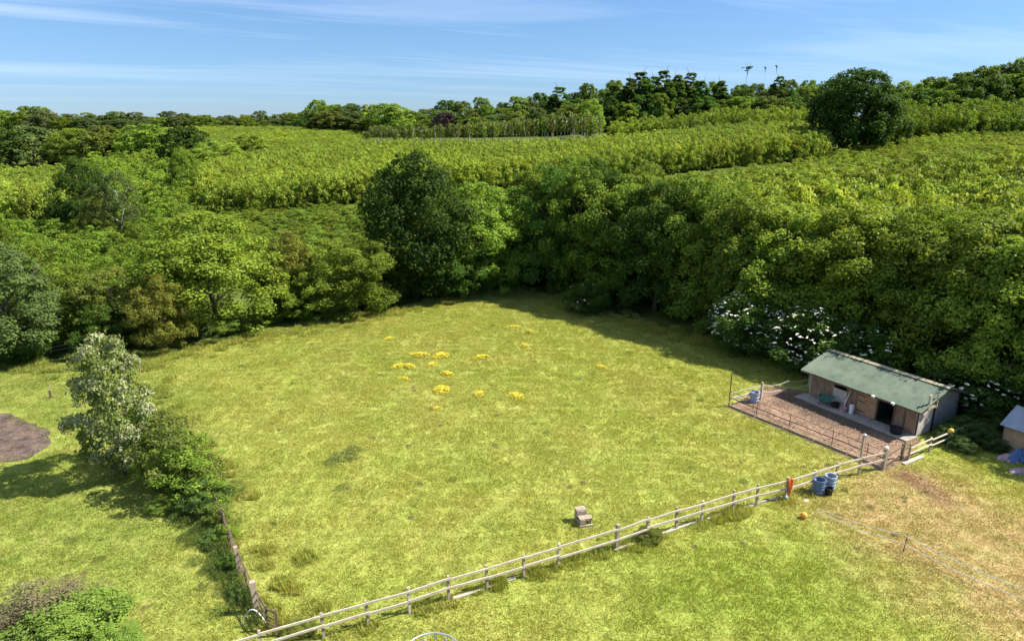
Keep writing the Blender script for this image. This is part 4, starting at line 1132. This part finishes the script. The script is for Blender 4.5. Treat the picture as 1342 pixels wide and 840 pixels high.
# mounting block: two plank steps
O = thing('mounting_block', g(767, 690) + Vector((0.02, .05, 0)), R(14), 'weathered wooden mounting block alone in the paddock', 'mounting block')
WB = plain('bleached_plank', (.33, .26, .20), .88, var=.4, scale=5)
for (c, s, nm_) in (((-.10, .62, .66), (.50, .17, .05), 'tread'), ((-.10, .44, .66), (.50, .17, .05), 'tread'), ((.02, .22, .40), (.66, .16, .05), 'tread'), ((.02, .05, .40), (.66, .16, .05), 'tread'),
                    ((-.14, -.04, .20), (.30, .04, .38), 'riser'), ((-.10, .34, .53), (.48, .04, .22), 'riser'), ((.02, -.06, .05), (.70, .10, .10), 'base_rail'), ((.02, .68, .05), (.70, .10, .10), 'base_rail'),
                    ((-.29, .32, .12), (.05, .66, .10), 'side_rail'), ((.30, .32, .12), (.05, .66, .10), 'side_rail'), ((-.31, .52, .34), (.05, .26, .60), 'side_board'), ((.12, .52, .34), (.05, .26, .60), 'side_board'),
                    ((.30, .10, .2), (.05, .10, .38), 'leg')):
    mb = MB(); mb.box(c, s); mb.build(nm_, WB, O)

# hay feeder at the lower edge
fc = g(570, 829, 1.1); fc = Vector((fc.x, fc.y - 1.02, 0))
O = thing('ring_feeder', fc, 0, 'galvanised round hay feeder cut by the lower edge', 'feeder')
for zr, r in ((1.1, .032), (.55, .025), (.06, .03)):
    mb = MB(); mb.tube([(1.02 * cos(a), 1.02 * sin(a), zr) for a in np.linspace(0, 2 * pi, 41)], r, 6, False); mb.build('ring', GALV, O, True)
for k in range(16):
    a = 2 * pi * k / 16; mb = MB(); mb.tube([(1.02 * cos(a), 1.02 * sin(a), .04), (1.02 * cos(a), 1.02 * sin(a), 1.1)], .02, 6); mb.build('bar', GALV, O, True)

# electric tape fence, lower right
T0, T1, T2 = g(1071, 673), g(1184, 722), g(1352, 800)
O = thing('tape_fence', T1, 0, 'sagging white tape fence crossing the dry grass', 'fence')
for zr in (.36, .80):
    pts = [T0.lerp(T1, f) + Vector((0, 0, zr * (.35 + .65 * f) - .10 * sin(pi * f))) - T1 for f in np.linspace(0, 1, 10)] + \
          [T1.lerp(T2, f) + Vector((0, 0, zr - .13 * sin(pi * f))) - T1 for f in np.linspace(.1, 1, 12)]
    mb = MB(); mb.tube(pts, .016, 5); mb.build('tape', TAPE, O)
mb = MB(); mb.tube([(-.05, -.05, -.05), (.10, .06, .86)], .018, 6); mb.build('stake', METALD, O)

# lawn: stake, far-left rail fence, pole with plastic
O = thing('tree_stake', g(67, 521), 0, 'short stake with a dark guard on the far lawn', 'stake')
mb = MB(); mb.tube([(0, 0, -.1), (.03, 0, 1.0)], .03, 6); mb.build('stake', WOODP, O)
mb = MB(); mb.lathe([(.07, 0), (.08, .4), (.06, .55), (.05, .55), (.05, 0)], 10); mb.build('guard', WOODD, O)
q0, q1 = g(42, 467), g(92, 459)
O = thing('lawn_rail_fence', q0, 0, 'low weathered rail fence at the back of the lawn', 'fence')
for f in (0, .5, 1):
    mb = MB(); post_mesh(mb, (q1 - q0) * f, 1.0, .1, random.uniform(-.05, .05), .2); mb.build('post', WOODP, O)
for zr in (.85, .5, .18):
    mb = MB(); mb.bar(Vector((0, -.06, zr)), q1 - q0 + Vector((0, -.06, zr + .05)), .04, .08); mb.build('rail', WOODP, O)
O = thing('plastic_pole', g(184, 492), 0, 'pole with torn white plastic on its top behind the white-leaved tree', 'pole')
mb = MB(); mb.tube([(0, 0, -.1), (.12, 0, 1.3)], .03, 6); mb.build('pole', WOODP, O)
mb = MB()
for k in range(5): mb.add([(.12 + .02 * k, .02 * k, 1.3), (.3 - .09 * k, .1 * (k - 2), 1.15 + .07 * k), (.22 - .07 * k, .14 * (k - 2), .85 + .1 * k), (.08 - .02 * k, .06 * k - .1, .95)], [(0, 1, 2, 3)])
mb.build('plastic', WHITE, O)

# ------------------------------------------------------------------ yellow flower patches
def flower_mesh(seed):
    rng = np.random.default_rng(seed); n = 380
    r = rng.random(n) ** .7 * 1.15; a = rng.uniform(0, 2 * pi, n)
    P = np.stack([r * np.cos(a), r * np.sin(a), np.clip(.5 + .5 * (1 - r ** 2), .2, 1) * rng.uniform(.6, 1.0, n)], -1)
    N = unit(rng.normal(size=(n, 3)) * .5 + np.array([0, 0, 1]))
    V, Fq = leaf_quads(P, N, .135, rng, .9)
    r2 = np.sqrt(rng.random(500)); a2 = rng.uniform(0, 2 * pi, 500)
    P2_ = np.stack([r2 * np.cos(a2), r2 * np.sin(a2), .7 * rng.random(500)], -1)
    V2, F2 = leaf_quads(P2_, unit(rng.normal(size=(500, 3))), .16, rng, .3)
    return mesh_np('petals', V, Fq, F_YELLOW), mesh_np('stems', V2, F2, F_NETTLE, {'tint': rng.random(500), 'clump': rng.random(500)})
FM = [flower_mesh(i) for i in range(3)]
spots = [(551, 466, .75, 1), (578, 467, .85, 1), (631, 469, .7, 1), (522, 481, .6, 1), (536, 481, .6, 1), (586, 491, .65, 1), (579, 512, .8, 1), (628, 517, .5, .8), (677, 519, .7, .6), (687, 454, .5, 1), (695, 436, .4, 1), (673, 429, .6, .7), (788, 482, .5, .8),
         (510, 444, .5, .6), (566, 478, .5, .6), (572, 536, .35, .6), (530, 497, .45, .6)]
for k, (u, v, r, d) in enumerate(spots):
    p = g(u, v); o = thing('yellow_flower_patch', p, random.uniform(0, 6), 'low patch of yellow flowers in the paddock grass', 'flowers', 'yellow flower patches in the paddock')
    o.scale = (r * 1.0, r * .65, .26 * d)
    link('petals', FM[k % 3][0], o); link('stems', FM[k % 3][1], o)
def weed_disc(seed, n=420, size=.13):
    rng = np.random.default_rng(seed)
    r = np.sqrt(rng.random(n)) * rng.uniform(.6, 1, n); a = rng.uniform(0, 2 * pi, n)
    P = np.stack([r * np.cos(a), r * np.sin(a), rng.random(n) * (1 - .5 * r)], -1)
    V, Fq = leaf_quads(P, unit(rng.normal(size=(n, 3)) * .8 + np.array([0, 0, .8])), size, rng, .4)
    return mesh_np('leaves', V, Fq, F_GREY, {'tint': rng.random(n) * .5 + .5, 'clump': rng.random(n)})
WD = weed_disc(3)
for k, (u, v, w) in enumerate(((452, 600, 1.0), (464, 590, .8), (434, 606, .6))):
    o = thing('thistle_patch', g(u, v), k * 2.0, ['largest greyish thistle patch in the left of the paddock', 'thistle patch just beyond the largest one', 'small thistle patch left of the largest one'][k], 'thistles')
    o.scale = (w, w * .8, .28); link('leaves', WD, o)

# ------------------------------------------------------------------ grass
def tuft_mesh(seed, n, size, h, hw=.022):
    rng = np.random.default_rng(seed)
    P = np.stack([rng.uniform(-size / 2, size / 2, n), rng.uniform(-size / 2, size / 2, n), np.zeros(n)], -1)
    # gather into tufts
    c = P[rng.integers(0, n // 9, n)]; P = np.where(rng.random((n, 1)) < .4, c + rng.normal(0, .05, (n, 3)) * [1, 1, 0], P); P[:, 2] = -.01
    a = rng.uniform(0, 2 * pi, n); d = np.stack([np.cos(a), np.sin(a), 0 * a], -1)
    hh = (h * rng.gamma(4, .25, n))[:, None]
    tip = P + d * hh * rng.uniform(.2, .9, (n, 1)); tip[:, 2] += hh[:, 0]
    s = np.stack([-d[:, 1], d[:, 0], 0 * a], -1) * hw * rng.uniform(.6, 1.4, (n, 1))
    V = np.stack([P - s, P + s, tip], 1).reshape(-1, 3)
    tint = rng.random(n)
    return mesh_np('grass_tuft', V, np.arange(n * 3).reshape(n, 3), M_BLADE, {'tint': tint})
GT = [tuft_mesh(60 + i, 1500, 1.6, .045, .016) for i in range(4)]
GTALL = [tuft_mesh(70 + i, 500, 1.0, .17, .02) for i in range(3)]
gx, gy = np.meshgrid(np.arange(-50, 50, .95), np.arange(17, 76, .95))
x = (gx + RNG.uniform(-.3, .3, gx.shape)).ravel(); y = (gy + RNG.uniform(-.3, .3, gy.shape)).ravel()
ok = in_poly(x, y, MEADOW) & ~in_poly(x, y, YARD) & ~in_poly(x, y, BURN) & (np.abs(x) < y * .86 + 6)
loc = Matrix.Rotation(-ST_RZ, 3, 'Z')
c_, s_ = cos(ST_RZ), sin(ST_RZ)
sx = (x - ST_O.x) * c_ + (y - ST_O.y) * s_; sy = -(x - ST_O.x) * s_ + (y - ST_O.y) * c_
ok &= ~((sx > -.6) & (sx < SL + .6) & (sy > -1.4) & (sy < SD + .4))
x = x[ok]; y = y[ok]; n = len(x)
sc = RNG.uniform(.9, 1.15, n)
dry = np.exp(-(((x - 21.5) / 5.5) ** 2 + ((y - 27.5) / 8) ** 2))
hz = RNG.uniform(.7, 1.35, n) * (1 - .45 * dry)
scatter('grass', np.stack([x, y, np.zeros(n)], -1), np.stack([sc, sc, hz], -1), RNG.uniform(0, 6.28, n), GT, M_BLADE, 'short grazed grass covering the paddock and the lawn', 'grass', tilt=0.0)
# rank grass along hedge foot and fences
E2 = []
edge = [(45, 33), (34.5, 41), (30, 45), (24, 50), (18.5, 56), (12.5, 62), (6, 69), (1.5, 75), (-3, 75), (-8, 70.5), (-13, 66), (-20, 60.5), (-27, 55), (-31, 52), (-37, 51.5), (-52, 50)]
for k in range(len(edge) - 1):
    a = np.array(edge[k]); b = np.array(edge[k + 1]); L = np.linalg.norm(b - a); nn = int(L * 6)
    nrm = np.array([-(b - a)[1], (b - a)[0]]) / L
    f = RNG.random(nn); E2.append(a + (b - a) * f[:, None] + nrm * RNG.normal(.6, 1.1, nn)[:, None])
la = np.array(g(365, 833)[:2]); lb = np.array(g(190, 480)[:2]); nn = 60
f = RNG.random(nn); nrm = np.array([.84, .54]); E2.append(la + (lb - la) * f[:, None] + nrm * (np.abs(RNG.normal(0, 1.0, nn)) - .3)[:, None])
f = RNG.random(45); E2.append(np.array(a0[:2]) + np.array(dirF[:2]) * (f * 30 - 4)[:, None] + RNG.normal(0, .14, (45, 2)))
E2 = np.concatenate(E2); E2 = E2[~in_poly(E2[:, 0], E2[:, 1], YARD)]
sx = (E2[:, 0] - ST_O.x) * c_ + (E2[:, 1] - ST_O.y) * s_; sy = -(E2[:, 0] - ST_O.x) * s_ + (E2[:, 1] - ST_O.y) * c_
E2 = E2[~((sx > -.6) & (sx < SL + .6) & (sy > -1.4) & (sy < SD + .4))]
n = len(E2); sc = RNG.uniform(.5, 1.1, n)
scatter('rank_grass', np.concatenate([E2, np.zeros((n, 1))], 1), np.stack([sc, sc, RNG.uniform(.5, 1.5, n)], -1), RNG.uniform(0, 6.28, n), GTALL, M_BLADE, 'long uncut grass along the hedge foot and the fences', 'grass')

# ------------------------------------------------------------------ nettles right of the stable, chippings in the yard
for k, (u, v, w, h, lab) in enumerate(((1246, 580, 1.6, 1.2, 'nettle clump just beyond the gate-side fence'), (1262, 572, 2.0, 1.4, 'nettle clump against the stable gable'), (1282, 580, 2.0, 1.3, 'nettle clump midway between the stable and the shed'),
                                      (1300, 588, 1.6, 1.1, 'nettle clump beside the shed corner'), (1290, 562, 2.4, 1.6, 'tall nettle clump at the back between stable and shed'), (1262, 590, 1.4, .8, 'low nettle clump at the edge of the dry grass'))):
    p = g(u, v); tree('nettle_clump', p.x, p.y, w, h, 'shrub', F_NETTLE, lab, cat='nettles', z=0)
rng = np.random.default_rng(90); n = 9000
x = rng.uniform(13, 28, n); y = rng.uniform(33, 48, n)
k = in_poly(x, y, YARD); x = x[k]; y = y[k]
sx = (x - ST_O.x) * c_ + (y - ST_O.y) * s_; sy = -(x - ST_O.x) * s_ + (y - ST_O.y) * c_
k = ~((sy > -1.25)); x = x[k]; y = y[k]; n = len(x)
V, Fq = leaf_quads(np.stack([x, y, np.full(n, .03) + rng.uniform(0, .03, n)], -1), unit(rng.normal(size=(n, 3)) * .5 + np.array([0, 0, 1])), .10, rng, .4, .6)
t = NT('wood_chip'); M_CHIP = t.done(t.bsdf(t.ramp(t.attr('tint'), (0, (.08, .05, .033)), (.6, (.21, .14, .093)), (1, (.38, .28, .20))), .9))
tag(link('wood_chips', mesh_np('wood_chips', V, Fq, M_CHIP, {'tint': rng.random(n)})), 'loose brown wood chippings strewn over the yard', 'chippings', kind='stuff')

# dark weeds along the shaded side of the left fence
n = 110; f = RNG.random(n); lm = np.array(g(346, 815)[:2]); lt = np.array(g(262, 655)[:2]); nrm = np.array([.84, .54])
pp = lm + (lt - lm) * f[:, None] - nrm * np.abs(RNG.normal(.15, .5, n))[:, None]
ww = RNG.uniform(.25, .5, n)
scatter('fence_weeds', np.concatenate([pp, np.zeros((n, 1))], 1), np.stack([ww, ww, RNG.uniform(.25, .6, n)], -1), RNG.uniform(0, 6.28, n), [WD, weed_disc(4)], F_NETTLE, 'dark weeds growing along the lawn side of the left fence', 'weeds')

# docks and broad weeds dotted over the grass
n = 70; wx = RNG.uniform(-22, 24, n); wy = RNG.uniform(24, 66, n)
k = in_poly(wx, wy, MEADOW) & ~in_poly(wx, wy, YARD); wx = wx[k]; wy = wy[k]; n = len(wx); ww = RNG.uniform(.12, .4, n)
scatter('dock_weeds', np.stack([wx, wy, np.zeros(n)], -1), np.stack([ww, ww, RNG.uniform(.08, .2, n)], -1), RNG.uniform(0, 6.28, n), [WD, weed_disc(5)], F_NETTLE, 'broad-leaved weeds dotted about the grazed grass', 'weeds', tilt=0.0)

# dung and scuffed earth spots
def clod_mesh(seed):
    rng = np.random.default_rng(seed); n = 40
    r = np.sqrt(rng.random(n)); a = rng.uniform(0, 2 * pi, n)
    V, Fq = leaf_quads(np.stack([r * np.cos(a), r * np.sin(a), rng.random(n) * (1 - r * .7)], -1), unit(rng.normal(size=(n, 3)) * .6 + np.array([0, 0, 1])), .45, rng, .8)
    return mesh_np('clod', V, Fq, None)
n = 120; wx = RNG.uniform(-20, 26, n); wy = RNG.uniform(22, 62, n)
k = in_poly(wx, wy, MEADOW) & ~in_poly(wx, wy, YARD); wx = wx[k]; wy = wy[k]; n = len(wx); ww = RNG.uniform(.06, .17, n)
scatter('dung_spots', np.stack([wx, wy, np.full(n, .03)], -1), np.stack([ww, ww, ww * .4], -1), RNG.uniform(0, 6.28, n), [clod_mesh(1), clod_mesh(2)], plain('dung', (.14, .105, .06), .95), 'small brown dung spots scattered over the grass', 'dung', tilt=0.0)
